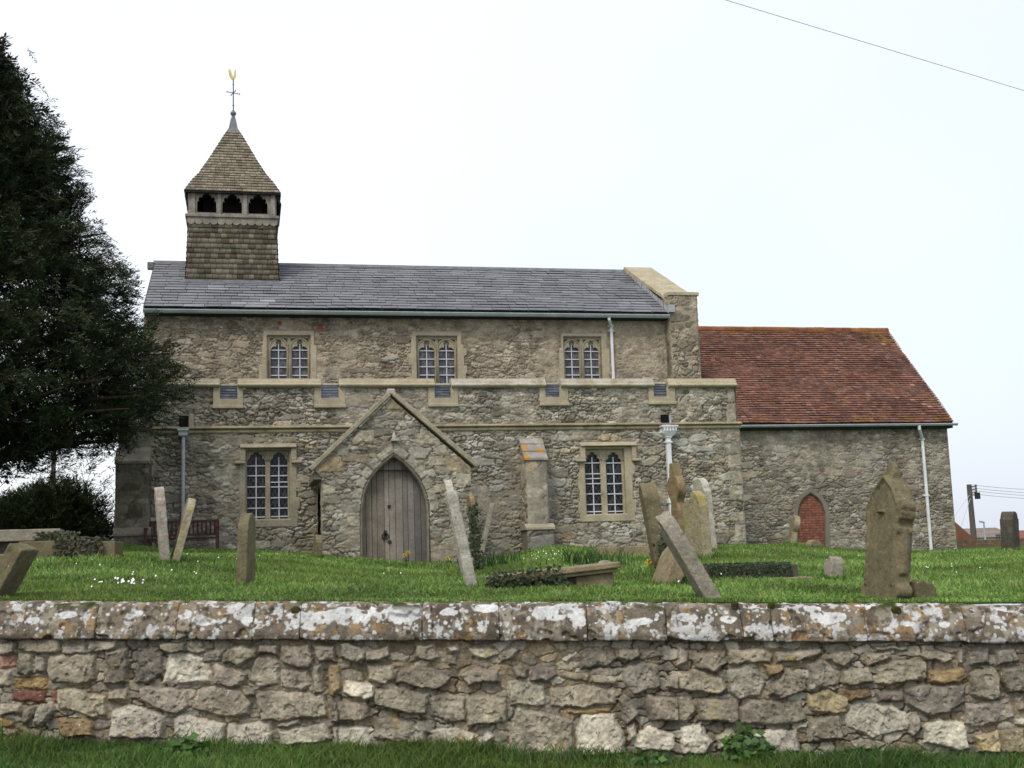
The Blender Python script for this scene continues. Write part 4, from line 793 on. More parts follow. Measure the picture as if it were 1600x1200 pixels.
while xx<cuE:
    x2=min(xx+.32,cuE); dz=.012*(rs.random()-.5)
    mb.cur=np.array((.23,.10,.03) if rs.random()<.55 else (.20,.075,.04))*(.8+.4*rs.random()); mb.tube([(xx,CRV,CRZ-.05+dz),(x2-.006,CRV,CRZ-.05+dz)],.13,10); xx=x2
M['ridgetile']=mkmat('ridgetile',attr=True,var=.3,scale=3,fine=20,bump=.2,rough=.9); mb.build('ridge_tiles',M['ridgetile'],croof,col=True)
gz=P(1325,663.5,CE-.04)[1]
g=gutter('gutter',6.25,14.62,CE-.05,gz,.06,M['greypaint'])
mb=MB(); mb.box(6.2,cuE-.03,CE+.02,CV,gz-.12,gz-.05); mb.build('fascia',M['darkwood'],g)
a=P(1436,664,CE-.05); b=P(1441,686,CV-.08); c=P(1453,858,CV-.08)
mb=MB(); mb.tube([(a[0],CE-.05,a[1]),(a[0],CE-.05,a[1]-.12),(b[0],CV-.08,b[1]),(b[0],CV-.08,b[1]-.1),(b[0],CV-.08,c[1]-.2)],.05,12)
for y in (686,774): 
    z=P(1446,y,CV-.08)[1]; mb.tube([(b[0],CV-.08,z-.035),(b[0],CV-.08,z+.035)],.062,12); mb.box(b[0]-.1,b[0]+.1,CV-.07,CV+.02,z-.02,z+.02)
mb.build('downpipe',M['whitepaint'],CH)
sidewall('chancel_end_wall',cu1-.02,CV,2*CRV-CV,1.0,CRZ-.1,36,WN,1,poly=[(CV,.5),(2*CRV-CV,.5),(2*CRV-CV,5.38),(CRV,CRZ-.12),(CV,5.38)],res=.06)
mb=MB(); mb.box(6.0,cu1,2*CRV-CV-.05,2*CRV-CV,1,5.38); mb.build('north_wall',M['cement'],CH)
# ------------------------------------------------------------------ bell turret
lo,hi=3.5,6.5
for _ in range(40):
    m=(lo+hi)/2
    if P(361,440,m)[1]>roofz(m): lo=m
    else: hi=m
tv=(lo+hi)/2; b0=P(288,440,tv); b1=P(434.5,440,tv); tuc=(b0[0]+b1[0])/2; hb=(b1[0]-b0[0])/2; tvc=tv+hb
zb0=b0[1]-.05
ht=None
z1=P(363,341,tv+.1)[1]; tl=P(294.5,342,tv+.1)[0]; trr=P(431.5,342,tv+.1)[0]; ht=(trr-tl)/2; tuc2=(tl+trr)/2
SHP=[(.20,.175,.12),(.24,.21,.15),(.17,.145,.10),(.155,.145,.085),(.22,.185,.13),(.125,.10,.07)]
rows=[]; nr=13
def sq(hw,z,k,uc=tuc2,vc=tvc):
    c=[(uc-hw,vc-hw,z),(uc+hw,vc-hw,z),(uc+hw,vc+hw,z),(uc-hw,vc+hw,z)]; return c[k],c[(k+1)%4]
NK=[(0,-1,.12),(1,0,.12),(0,1,.12),(-1,0,.12)]
def flare(t): return hb+(ht-hb)*(1-(1-t)**1.5)
for k in range(4):
    zs0=zb0 if k==0 else zb0-1.2
    for i in range(nr if k==0 else 20):
        if k==0: za=zb0+(z1-zb0)*i/nr; zc_=zb0+(z1-zb0)*(i+1)/nr
        else: za=z1-(20-i)*(z1-zb0)/nr; zc_=za+(z1-zb0)/nr
        ta=(za-zb0)/(z1-zb0); tb=(zc_-zb0)/(z1-zb0); h0=flare(max(ta,0)) ; h1=flare(max(tb,0))
        L0,R0=sq(h0,za,k); L1,R1=sq(h1,zc_,k); rows.append((L0,R0,L1,R1,NK[k]))
def shs(a,ri,c,r): 
    return c
tur=tiles('bell_turret',CH,M['shingle'],rows,.17,.03,SHP,6,gap=.012,wj=.3,tilt=.004,slip=.012)
mb=MB(); mb.box(tuc2-ht+.06,tuc2+ht-.06,tvc-ht+.06,tvc+ht-.06,zb0-1.2,z1+.05); mb.build('turret_core',M['darkwood'],tur)
mb=MB(); q0=zb0; mb.add([(tuc-hb-.12,tv-.24,roofz(tv-.24)+.03),(tuc+hb+.12,tv-.24,roofz(tv-.24)+.03),(tuc+hb+.02,tv+.03,roofz(tv)+.075),(tuc-hb-.02,tv+.03,roofz(tv)+.075)],[[0,1,2,3]]); mb.build('turret_flashing',M['leaddark'],tur)
# scalloped band + sill
mb=MB(); hh=ht+.03; nsc=12; zsc=z1-.17
for k in range(nsc):
    w=2*hh/nsc; c=tuc2-hh+w*(k+.5); mb.prism(fan((c,zsc+.03),w*.49,.085,180,360,8)+[(c+w*.49,z1),(c-w*.49,z1)],tvc-hh-.025,tvc-hh+.02)
mb.box(tuc2+hh-.0,tuc2+hh+.02,tvc-hh,tvc+hh,zsc,z1); mb.box(tuc2-hh-.02,tuc2-hh,tvc-hh,tvc+hh,zsc,z1)
mb.build('scalloped_band',M['oldwood'],tur)
zs1=P(363,335.5,tv)[1]
mb=MB(); mb.box(tuc2-hh-.06,tuc2+hh+.06,tvc-hh-.07,tvc+hh+.06,z1-.01,zs1); mb.build('sill',M['oldwood'],tur,bevel=.012)
# arcade
av=tvc-ht+.04; ze=P(363,294,av)[1]
aL=P(300,318,av)[0]; aR=P(428,318,av)[0]; ops=[P(x,318,av)[0] for x in (308,338,347.5,378,388,418)]
zot=P(363,303,av)[1]; zob=P(363,333,av)[1]
def cinq(x0,x1,zb,zt):
    w=x1-x0; xc=(x0+x1)/2; zs=zt-.55*w
    R_=[(x1,zs-.02*w),(x1-.015*w,zs+.08*w),(x1-.06*w,zs+.14*w),(x1-.125*w,zs+.09*w),(x1-.07*w,zs+.19*w),(x1-.09*w,zs+.30*w),(x1-.17*w,zs+.36*w),(x1-.26*w,zs+.31*w),(x1-.25*w,zs+.41*w),(xc+.14*w,zs+.51*w)]
    return [(x0,zb),(x1,zb)]+R_+[(xc,zt)]+[(2*xc-a,b) for a,b in R_[::-1]]
hl=[cinq(ops[2*i],ops[2*i+1],zob,zot) for i in range(3)]
def arcade(k):
    m=MB(); c_,s_=[(1,0),(0,1),(-1,0),(0,-1)][k]
    def mp(a,d,b):
        x,y=a-tuc2,d-tvc; return (tuc2+x*c_-y*s_,tvc+x*s_+y*c_,b)
    m.prism([(aL,zs1-.01),(aR,zs1-.01),(aR,ze+.1),(aL,ze+.1)],av,av+.09,holes=hl,mapf=mp)
    for x0,x1 in ((aL-.03,aL+.09),(ops[1]+.035,ops[2]-.035),(ops[3]+.04,ops[4]-.04),(aR-.1,aR+.03)):
        vs=[mp(a,d,b) for b in (zs1,ze+.1) for d in (av-.05,av+.1) for a in (x0,x1)]
        m.add(vs,[[0,2,3,1],[4,5,7,6],[0,1,5,4],[2,6,7,3],[0,4,6,2],[1,3,7,5]])
    return m
for k in range(4): arcade(k).build('arcade',M['oldwood'],tur,bevel=.01)
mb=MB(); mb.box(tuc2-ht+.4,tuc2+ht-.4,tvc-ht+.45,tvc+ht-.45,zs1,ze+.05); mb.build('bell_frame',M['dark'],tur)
# bell-cast shingled spire
eL=P(287.5,291.5,tv-.35); eR=P(438.5,291.5,tv-.35); eh=(eR[0]-eL[0])/2; sc=(eR[0]+eL[0])/2; svc=tvc; zE=eL[1]
zA=P(369,184,tvc)[1]
pts=[]
for (xl,y) in [(300,281),(312,269),(327,248),(342,224),(358,200)]:
    # half width at this height, for the front face
    hw=None; lo,hi=.05,1.8
    for _ in range(40):
        m=(lo+hi)/2; u,z=P(xl,y,tvc-m)
        if sc-u<m: hi=m
        else: lo=m
    pts.append((m,P(xl,y,tvc-m)[1]))
prf=[(eh,zE)]+pts; prf.append((.06,zA-.05))
hw=np.array([p[0] for p in prf]); zz_=np.array([p[1] for p in prf]); dd=np.concatenate([[0],np.cumsum(np.hypot(np.diff(hw),np.diff(zz_)))])
nr=27; rows=[]; tt=np.linspace(0,dd[-1],nr+1); HW=np.interp(tt,dd,hw); ZZ=np.interp(tt,dd,zz_)
ilead=int(nr*.86)
for k in range(4):
    for i in range(ilead):
        L0,R0=sq(HW[i],ZZ[i],k,sc,svc); L1,R1=sq(HW[i+1],ZZ[i+1],k,sc,svc); dz=ZZ[i+1]-ZZ[i]; dh=HW[i]-HW[i+1]
        n_=[(0,-dz,dh),(dz,0,dh),(0,dz,dh),(-dz,0,dh)][k]; rows.append((L0,R0,L1,R1,n_))
tiles('spire_roof',tur,M['shingle'],rows,.16,.024,[(.25,.215,.15),(.28,.245,.175),(.22,.185,.13),(.24,.2,.14)],16,gap=.009,wj=.25,tilt=.003,slip=.006)
mb=MB(); V=[];F=[]
for i in range(ilead-1,nr+1):
    h=HW[i]+.012; V+=[(sc-h,svc-h,ZZ[i]),(sc+h,svc-h,ZZ[i]),(sc+h,svc+h,ZZ[i]),(sc-h,svc+h,ZZ[i])]
for i in range(nr+1-ilead): F+=[[i*4+k,i*4+(k+1)%4,(i+1)*4+(k+1)%4,(i+1)*4+k] for k in range(4)]
mb.add(V,F); zt=ZZ[-1]; mb.lathe([(.085,-.05),(.055,.06),(.05,.12),(.08,.14),(.09,.18),(.08,.22),(.045,.25),(.025,.29),(.001,.3)],(sc,svc,zt),14)
mb.build('lead_cap',M['leaddark'],tur)
mb=MB(); mb.box(sc-eh+.01,sc+eh-.01,svc-eh+.01,svc+eh-.01,zE-.05,zE-.005); mb.build('eaves_board',M['darkwood'],tur)
# raking weather boards on the sides under the eaves
mb=MB(); zsk=P(438,337,tvc)[1]
ue=P(440,337,tvc-ht)[0]
mb.add([(sc+eh-.06,svc-ht+.05,zE-.04),(ue,svc-ht+.05,zsk),(ue-.05,svc-ht+.05,zsk),(sc+ht-.05,svc-ht+.05,zE-.04),(sc+eh-.06,svc+ht,zE-.04),(ue,svc+ht,zsk),(ue-.05,svc+ht,zsk),(sc+ht-.05,svc+ht,zE-.04)],[[0,1,2,3],[4,7,6,5],[0,4,5,1],[3,2,6,7],[1,5,6,2]])
mb.build('side_board',M['darkwood'],tur); mb=MB()
uw=P(298,330,tvc-ht)[0]
mb.add([(sc-eh+.04,svc-ht+.05,zE-.04),(uw,svc-ht+.05,zs1),(uw+.03,svc-ht+.05,zs1),(uw+.05,svc-ht+.05,zE-.04),(sc-eh+.04,svc+ht,zE-.04),(uw,svc+ht,zs1),(uw+.03,svc+ht,zs1),(uw+.05,svc+ht,zE-.04)],[[0,3,2,1],[4,5,6,7],[0,1,5,4],[3,7,6,2],[1,2,6,5]])
mb.build('side_board',M['darkwood'],tur)
# weathervane
zr=zt+.27; zv1=P(369,124,tvc)[1]; zc1=P(369.5,145.5,tvc)[1]
mb=MB(); mb.tube([(sc,svc,zr),(sc,svc,zv1)],.016,8); mb.lathe([(.001,-.03),(.035,0),(.001,.03)],(sc,svc,P(369,165,tvc)[1]),8); mb.lathe([(.001,-.03),(.03,0),(.001,.03)],(sc,svc,P(369,132,tvc)[1]),8)
wv=mb.build('weathervane',M['iron'],CH)
for ang in (20,110):
    c_,s_=math.cos(math.radians(ang)),math.sin(math.radians(ang)); mb=MB(); mb.tube([(sc-.2*c_,svc-.2*s_,zc1),(sc+.2*c_,svc+.2*s_,zc1)],.012,6)
    for q in (-1,1): mb.lathe([(.001,-.025),(.025,0),(.001,.025)],(sc+q*.2*c_,svc+q*.2*s_,zc1),8)
    mb.build('cardinal_arm',M['iron'],wv)
ck=[(0,-.02),(.05,.0),(.09,.05),(.10,.12),(.095,.20),(.115,.24),(.09,.26),(.085,.31),(.06,.30),(.055,.25),(.045,.18),(.03,.10),(-.0,.07),(-.03,.12),(-.07,.22),(-.13,.30),(-.15,.24),(-.14,.14),(-.10,.06),(-.05,.0)]
mb=MB(); mb.prism([(a*.95,b*1.05) for a,b in ck],-.015,.015); cko=mb.build('cockerel',M['gold'],wv); cko.location=(sc-.01,svc,zv1); cko.rotation_euler=(0,0,math.radians(25))
# ================================================================== CHURCHYARD THINGS
def smat(name,c,spots): return mkmat(name,c,var=.28,scale=5,fine=35,bump=.5,bscale=45,rough=.95,spec=.15,spots=spots)
GM={'brown':smat('stone_brown',(.155,.132,.076),((5,.58,.7,(.14,.13,.06)),(26,.64,.7,(.34,.31,.24)))),
 'grey':smat('stone_grey',(.26,.235,.18),((5,.56,.68,(.19,.165,.09)),(22,.62,.68,(.40,.385,.34)))),
 'pale':smat('stone_pale',(.40,.375,.31),((6,.58,.66,(.23,.21,.15)),(28,.62,.68,(.13,.12,.10)))),
 'yellow':smat('stone_yellow',(.30,.26,.17),((4,.50,.62,(.30,.25,.07)),(20,.62,.68,(.42,.40,.34)))),
 'rust':smat('stone_rust',(.235,.17,.095),((4,.5,.62,(.16,.14,.06)),(20,.64,.7,(.33,.30,.24)))),
 'dark':smat('stone_dark',(.085,.075,.06),((6,.6,.7,(.13,.12,.09)),)),
 'pink':smat('stone_pink',(.30,.265,.21),((5,.56,.66,(.42,.40,.36)),(20,.62,.7,(.16,.12,.08)))),
 'slab':smat('stone_slab',(.24,.195,.12),((4,.55,.68,(.15,.125,.08)),))}
def outline(kind,w,h):
    a=w/2
    if kind=='round': return [(-a,0),(a,0),(a,h-a*.75)]+fan((0,h-a*.75),a,a*.75,8,172,12)+[(-a,h-a*.75)]
    if kind=='shoulder': return [(-a,0),(a,0),(a,h*.84),(a*.82,h*.86),(a*.75,h*.90)]+fan((0,h*.90),a*.72,h*.10,10,170,10)+[(-a*.75,h*.90),(-a*.82,h*.86),(-a,h*.84)]
    if kind=='flat': return [(-a,0),(a,0),(a,h*.97),(a*.9,h),(-a*.92,h),(-a,h*.96)]
    if kind=='broken': return [(-a,0),(a,0),(a*1.02,h*.8),(a*.5,h*.92),(a*.15,h*.88),(-a*.2,h),(-a*.8,h*.93),(-a,h*.8)]
    if kind=='ogee': return [(-a,0),(a,0),(a,h*.78),(a*.86,h*.80),(a*.8,h*.86),(a*.5,h*.91),(a*.32,h*.96),(0,h),(-a*.32,h*.96),(-a*.5,h*.91),(-a*.8,h*.86),(-a*.86,h*.80),(-a,h*.78)]
    if kind=='disc': return [(-a*.7,0),(a*.7,0),(a*.62,h*.55),(a*.5,h*.62)]+fan((0,h*.76),a,a*.95,-50,60,8)+[(a*.4,h*.93),(a*.25,h),(-a*.25,h),(-a*.4,h*.93)]+fan((0,h*.76),a,a*.95,120,230,8)+[(-a*.5,h*.62),(-a*.62,h*.55)]
    if kind=='ornate': 
        R_=[(a*1.02,0),(a*1.0,h*.09),(a*.93,h*.14),(a*.88,h*.17),(a*.84,h*.38),(a*.80,h*.53),(a*.90,h*.545),(a*.90,h*.57),(a*.80,h*.585),(a*.86,h*.61),(a*.97,h*.63),(a*1.0,h*.665),(a*.95,h*.70),(a*.80,h*.72),(a*.80,h*.75),(a*.70,h*.775),(a*.52,h*.79),(a*.46,h*.83),(a*.30,h*.865),(a*.21,h*.88),(a*.24,h*.92),(a*.17,h*.965),(a*.08,h*.995),(0,h)]
        return R_+[(-x,z) for x,z in R_[::-1]]
BASES=[]
TX1=bpy.data.textures.new('erosion_coarse','CLOUDS'); TX1.noise_scale=.14; TX1.noise_depth=2
TX2=bpy.data.textures.new('erosion_fine','CLOUDS'); TX2.noise_scale=.035; TX2.noise_depth=2
def headstone(name,base,w,h,t,lean=0,tilt=0,yaw=0,kind='round',mat='grey',label='',cat='headstone',sink=.22,bev=.014,seed=0,group='weathered headstones in the churchyard',extra=None):
    ol=outline(kind,w,h+sink); pts=[]
    for i in range(len(ol)):
        p,q=ol[i],ol[(i+1)%len(ol)]; n_=max(1,int(math.hypot(q[0]-p[0],q[1]-p[1])/.06))
        for k in range(n_): pts.append((p[0]+(q[0]-p[0])*k/n_,p[1]+(q[1]-p[1])*k/n_))
    xs=np.array([p[0] for p in pts]); zs=np.array([p[1] for p in pts]); xs=xs+(fbm(xs*9,zs*9,3,seed+5)-.5)*.018; zs=zs+(fbm(xs*9+4,zs*9,3,seed+6)-.5)*.018
    mb=MB(); mb.prism(list(zip(xs.tolist(),(zs-sink).tolist())),-t/2,t/2)
    if kind=='ornate': mb.v=[(x_,y_*(1-.62*float(sstep(.74*h,.98*h,z_))),z_) for x_,y_,z_ in mb.v]
    if extra: extra(mb,w,h,t)
    o=mb.build(name,GM[mat],label=label,cat=cat,group=group)
    rm=o.modifiers.new('weathered','REMESH'); rm.mode='VOXEL'; rm.voxel_size=.0135; rm.use_smooth_shade=True
    for tx_,st_ in ((TX1,.013),(TX2,.011)):
        d_=o.modifiers.new('erosion','DISPLACE'); d_.texture=tx_; d_.strength=st_; d_.mid_level=.5; d_.texture_coords='GLOBAL'
    BASES.append((np.array(base),w,t))
    # local x=width, y=thickness, z=up; graves face east-west so width runs along the church's depth axis
    R_=Matrix.Rotation(TH+math.radians(90+yaw),4,'Z')@Matrix.Rotation(math.radians(tilt),4,'Y')@Matrix.Rotation(math.radians(lean),4,'X')
    o.matrix_world=Matrix.Translation(Vector(base))@R_
    return o
def ppm(p): return 1900/p[1]
# lean: + leans to the right (east)
def panel(mb,w,h,t):
    for s in (-1,1): mb.box(-w*.36,w*.36,s*(t/2+.004)-.006,s*(t/2+.004)+.006,h*.25,h*.62)
b=hit(258,880); s=ppm(b); headstone('headstone',b,.62,118/s,.135,lean=-5,yaw=6,kind='shoulder',mat='pink',label='pinkish lichened headstone leaning left, left half of the V-shaped pair near the bench',seed=1)
b=hit(272,880); s=ppm(b); headstone('headstone',b,.60,103/s,.115,lean=15,yaw=7,kind='round',mat='yellow',label='yellow green headstone leaning right, right half of the V-shaped pair near the bench',seed=2)
b=hit(383,921); s=ppm(b); headstone('headstone',b,.58,117/s,.115,lean=2,yaw=-9,kind='round',mat='brown',label='upright brown round-topped headstone with a white blotch, before the left aisle window',seed=3)
b=hit(-6,934); s=ppm(b); headstone('headstone',b,.44,88/s,.15,lean=29,yaw=-12,kind='flat',mat='brown',label='thick brown broken headstone leaning right behind the wall, at the left edge',seed=4)
b=hit(494,873,hi=29); s=ppm(b); headstone('headstone',b,.5,37/s,.13,lean=6,yaw=4,kind='ogee',mat='brown',label='small brown headstone against the left corner of the porch',seed=5)
b=hit(738,924); s=ppm(b); headstone('headstone',b,.28,158/s,.13,lean=-11,yaw=-4,kind='flat',mat='pale',label='tall white leaning headstone slab with a square cap, nearest in front of the porch corner',seed=6)
b=hit(730,905); s=ppm(b); headstone('headstone',b,.66,156/s,.12,lean=-10,yaw=-6,kind='shoulder',mat='pale',label='pale ivy-edged headstone standing just behind the tall white slab',seed=7)
b=hit(748,893); s=ppm(b); headstone('headstone',b,.5,120/s,.10,lean=-5,yaw=-2,kind='round',mat='rust',label='rust brown ivy-covered headstone between the white slab and the thin slanting one',seed=8)
b=hit(748,884); s=ppm(b); headstone('headstone',b,.5,98/s,.10,lean=14,yaw=-8,kind='flat',mat='grey',label='thin grey headstone slanting right beside the ivy-covered stones by the porch',seed=9)
b=hit(1037,897); s=ppm(b); headstone('headstone',b,.66,142/s,.22,lean=-8,yaw=-14,kind='round',mat='brown',label='tall brown round-headed headstone leaning left with ivy on its right edge',seed=10)
b=hit(1038,918); s=ppm(b); headstone('headstone',b,.55,72/s,.17,lean=23,yaw=-2,kind='broken',mat='slab',label='broken tan slab leaning right under the long slanting headstone',seed=11)
b=hit(1114,938); b[1]=max(b[1],11.68); b[2]=float(ground(b[0],b[1])); s=ppm(b); headstone('headstone',b,.46,152/s,.14,lean=-28,yaw=-12,kind='broken',mat='grey',label='long grey headstone slanting steeply left behind the boundary wall',seed=12)
b=hit(1066,868); s=ppm(b); headstone('headstone',b,.56,143/s,.17,lean=-2,yaw=4,kind='disc',mat='rust',label='tall orange brown disc-headed headstone beside the white downpipe',seed=13)
b=hit(1093,872); s=ppm(b); headstone('headstone',b,.70,104/s,.17,lean=-2,yaw=6,kind='broken',mat='yellow',label='pale headstone with yellow lichen crown behind the long slanting headstone',seed=14)
b=hit(1106,862); s=ppm(b); headstone('headstone',b,.66,114/s,.16,lean=-3,yaw=4,kind='shoulder',mat='pale',label='tall whitish headstone, rightmost of the cluster by the aisle corner',seed=15)
b=hit(1302,909); s=ppm(b); headstone('grave_stump',b,.2,40/s,.17,lean=6,kind='broken',mat='pink',label='short broken pinkish stump of a grave marker in the grass',cat='grave marker',seed=16)
b=hit(1236,850); s=ppm(b); headstone('headstone',b,.55,46/s,.16,lean=14,yaw=-10,kind='disc',mat='yellow',label='small yellowish disc-headed headstone leaning right before the bricked-up doorway',seed=17)
b=hit(1271,857); s=ppm(b); headstone('footstone',b,.36,13/s,.2,lean=0,yaw=-75,kind='round',mat='slab',label='low tan hump of stone at the foot of the bricked-up doorway',cat='footstone',seed=18)
def orn(mb,w,h,t):
    R_=[(w*.36,h*.10),(w*.36,h*.52),(w*.42,h*.66),(w*.25,h*.78),(0,h*.88),(-w*.25,h*.78),(-w*.42,h*.66),(-w*.36,h*.52),(-w*.36,h*.10)]
    for s_ in (-1,1): mb.tube([(a,s_*(t/2),b) for a,b in R_],.022,6)
    for x in (-1,1): mb.tube([(x*w*.40,0,h*.18),(x*w*.385,0,h*.5)],t*.40,10); mb.tube([(x*w*.44,-t*.48,h*.655),(x*w*.44,t*.48,h*.655)],.06,12); mb.tube([(x*w*.45,-t*.48,h*.06),(x*w*.45,t*.48,h*.06)],.06,12)
    for s_ in (-1,1): mb.lathe([(.001,-.02),(.07,-.0),(.001,.02)],(0,s_*t/2,h*.62),12)
b=hit(1391,938); b[1]=max(b[1],11.78); b[2]=float(ground(b[0],b[1])); s=ppm(b); headstone('headstone',b,.76,214/s,.155,lean=8,yaw=-3,kind='ornate',mat='brown',label='big ornate pointed brown headstone with scrolled shoulders right behind the wall',seed=19,extra=orn)
b=hit(1441,937); s=ppm(b); headstone('footstone',b,.27,32/s,.12,lean=0,yaw=-70,kind='broken',mat='brown',label='small notched brown footstone to the right of the big ornate headstone',cat='footstone',seed=20)
b=hit(1579,855); s=ppm(b); headstone('headstone',b,.5,60/s,.34,lean=2,yaw=-55,kind='shoulder',mat='dark',label='dark blackened headstone standing alone at the far right edge',seed=21)
# -------- tombs
def local_box(o_pts): pass
def tomb(name,base,yawdeg,label,cat,parts,group='flat and chest tombs'):
    e_=empty(name,base,TH+math.radians(yawdeg),label=label,cat=cat,group=group)
    for nm,mat,bx in parts:
        mb=MB()
        for q in bx: mb.box(*q)
        mb.build(nm,GM[mat],e_,bevel=.015,seg=2)
    return e_
pa=hit(762,921); pb=hit(968,921); mid=(pa+pb)/2; L_=1.9
d=pb-pa; yw=math.degrees(math.atan2(d[1],d[0]))
tb=hit(866,921); sc1=1900/tb[1]; half=104/sc1
e1=empty('chest_tomb',(tb[0],tb[1]+.35,tb[2]),math.radians(3),label='long low chest tomb with tilted brown slab, ivy over its left half',cat='tomb',group='flat and chest tombs')
e1.rotation_euler=(0,math.radians(-4.6),math.radians(3))
mb=MB(); mb.box(-half,half,-.38,.42,.15,.215); mb.box(-half+.03,half-.03,-.35,.39,.11,.15); mb.build('slab',GM['slab'],e1,bevel=.015,seg=2)
mb=MB(); mb.box(half*.32,half-.08,-.28,.32,-.2,.115); mb.build('end_block',GM['slab'],e1,bevel=.015)
mb=MB(); mb.box(-half+.1,half*.32,-.24,.28,-.2,.11); mb.build('side_panel',GM['dark'],e1)
lb=hit(1000,872); s=ppm(lb); tomb('ledger_stone',lb+np.array([0,.4,0]),-14,'flat tan ledger stone lying in the grass below the right aisle window','tomb',[('slab','slab',[(-65/s,44/s,-.42,.42,-.1,.24)])])
lb=hit(1180,906); s=ppm(lb); o5=tomb('ledger_stone',lb+np.array([0,.4,0]),-12,'ivy-covered long ledger tomb behind the slanting headstones','tomb',[('slab','dark',[(-72/s,66/s,-.42,.42,.0,22/s)]),('plinth','slab',[(-50/s,82/s,-.62,.5,-.1,.02)])])
lb=hit(62,868); s=ppm(lb)
t1=tomb('chest_tomb',hit(30,872)+np.array([0,.5,0]),4,'large chest tomb with pale overhanging slab and dark hollow side at the left edge','tomb',[('slab','grey',[(-1.6,42/s,-.45,.5,24/s,41/s)]),('side_panel','dark',[(-1.4,36/s,-.3,.4,-.1,24/s)]),('plinth','slab',[(-1.6,62/s,-.55,.5,-.2,.07)])])
t2=tomb('chest_tomb',hit(108,872)+np.array([0,.2,0]),-3,'low ivy-strewn tomb of stone blocks between the chest tomb and the church','tomb',[('block','brown',[(-70/s,-8/s,-.3,.5,-.1,25/s)]),('block','brown',[(-6/s,62/s,-.35,.45,-.1,22/s)])])
_q=W(118,858,25.5); _q[2]=float(ground(_q[0],_q[1]))
t3=tomb('ledger_stone',_q,0,'narrow grey slab seen behind the low ivy-strewn tomb','tomb',[('slab','slab',[(-.30,.26,-.3,.5,-.1,max(.15,W(118,838,25.2)[2]-_q[2]))])])
b=hit(945,893); s=ppm(b); headstone('footstone',b,.2,17/s,.13,yaw=-80,kind='round',mat='pink',label='small pinkish footstone just behind the tilted chest tomb',cat='footstone',seed=24)
# -------- bench
bu0,bz0=P(226,856,-.75); bu1,_=P(342,856,-.75); bp=toC((bu0+bu1)/2,-.75,0); bp[2]=float(ground(bp[0],bp[1])); bz_=P(285,832,-.5)[1]-bp[2]
bn=empty('park_bench',bp,TH,label='dark red-brown slatted wooden bench against the aisle wall behind the V-shaped headstones',cat='bench'); hw_=(bu1-bu0)/2
bz_=max(.7,min(.95,bz_)); 
mb=MB(); 
for y in (-.22,-.11,0,.11): mb.box(-hw_,hw_,y-.045,y+.045,bz_-.44,bz_-.415)
mb.build('seat',M['bench'],bn,bevel=.004)
mb=MB(); mb.box(-hw_,hw_,.22,.27,bz_-.06,bz_); mb.box(-hw_,hw_,.22,.27,bz_-.36,bz_-.31); nsl=16
for i in range(nsl):
    x=-hw_+.1+(2*hw_-.2)*i/(nsl-1); mb.box(x-.022,x+.022,.235,.255,bz_-.31,bz_-.06)
mb.build('backrest',M['bench'],bn,bevel=.004)
for sx_ in (-1,1):
    x=sx_*(hw_-.035)
    mb=MB(); mb.box(x-.035,x+.035,-.27,-.2,-.3,bz_-.2); mb.build('leg',M['bench'],bn,bevel=.004)
    mb=MB(); mb.box(x-.035,x+.035,.2,.27,-.3,bz_+.01); mb.build('leg',M['bench'],bn,bevel=.004)
    mb=MB(); mb.box(x-.04,x+.04,-.3,.2,bz_-.2,bz_-.165); mb.build('armrest',M['bench'],bn,bevel=.004)
# ================================================================== FOLIAGE
M['yew']=mkmat('yew_needles',attr=True,var=.15,scale=1.5,fine=6,bump=0,rough=.7,spec=.25,trans=.12)
M['bark']=mkmat('bark',(.07,.05,.035),var=.4,scale=6,fine=30,bump=1,bscale=20,rough=1,spec=.1)
M['leafy']=mkmat('leaves',attr=True,var=.2,scale=6,fine=30,bump=0,rough=.55,spec=.35,trans=.25)
def unit(v): return v/np.maximum(np.linalg.norm(v,axis=-1,keepdims=True),1e-9)
def sprays(name,Pp,D,length,nl,ll,lw,pal,seed,mat,parent):
    """feathery shoots: n stems at Pp along D; each with nl pairs of narrow leaflets"""
    r=np.random.default_rng(seed); n=len(Pp); D=unit(D); upv=np.tile([0,0,1.],(n,1)); S=unit(np.cross(D,upv)+r.normal(0,.25,(n,3))); Nn=unit(np.cross(S,D))
    droop=(r.random(n)*.5-.15)[:,None]
    V=[];C=[]; pal=np.array(pal); c=pal[r.integers(0,len(pal),n)]*(.6+.8*r.random(n))[:,None]
    ks=np.linspace(.12,1,nl)
    for i,k in enumerate(ks):
        base=Pp+D*(length*k)[:,None]-np.array([0,0,1.])*(length*k*k)[:,None]*droop
        for s in (-1,1):
            if i==nl-1 and s==1: dirv=D+r.normal(0,.15,(n,3))
            else: dirv=D*.75+S*s*(.9-.3*k)+Nn*r.normal(0,.3,(n,1))+r.normal(0,.12,(n,3))
            dirv=unit(dirv); L_=(ll*(1.15-.55*k)*(.7+.6*r.random(n)))[:,None]; wv=unit(np.cross(dirv,Nn+r.normal(0,.5,(n,3))))*lw*(.7+.6*r.random(n))[:,None]/2
            V.append(np.stack([base-wv*.5,base+dirv*L_*.5-wv,base+dirv*L_,base+dirv*L_*.5+wv],1)); C.append(np.repeat(c*(.85+.3*r.random(n))[:,None],4,0).reshape(n,4,3))
    tip=Pp+D*length[:,None]-np.array([0,0,1.])*length[:,None]*droop; w=S*.006
    V.append(np.stack([Pp-w,tip-w*.4,tip+w*.4,Pp+w],1)); C.append(np.full((n,4,3),(.05,.035,.02)))
    V=np.concatenate(V).reshape(-1,3); C=np.concatenate(C).reshape(-1,3)
    return npmesh(name,V,np.arange(len(V)).reshape(-1,4),mat,parent,col=C)
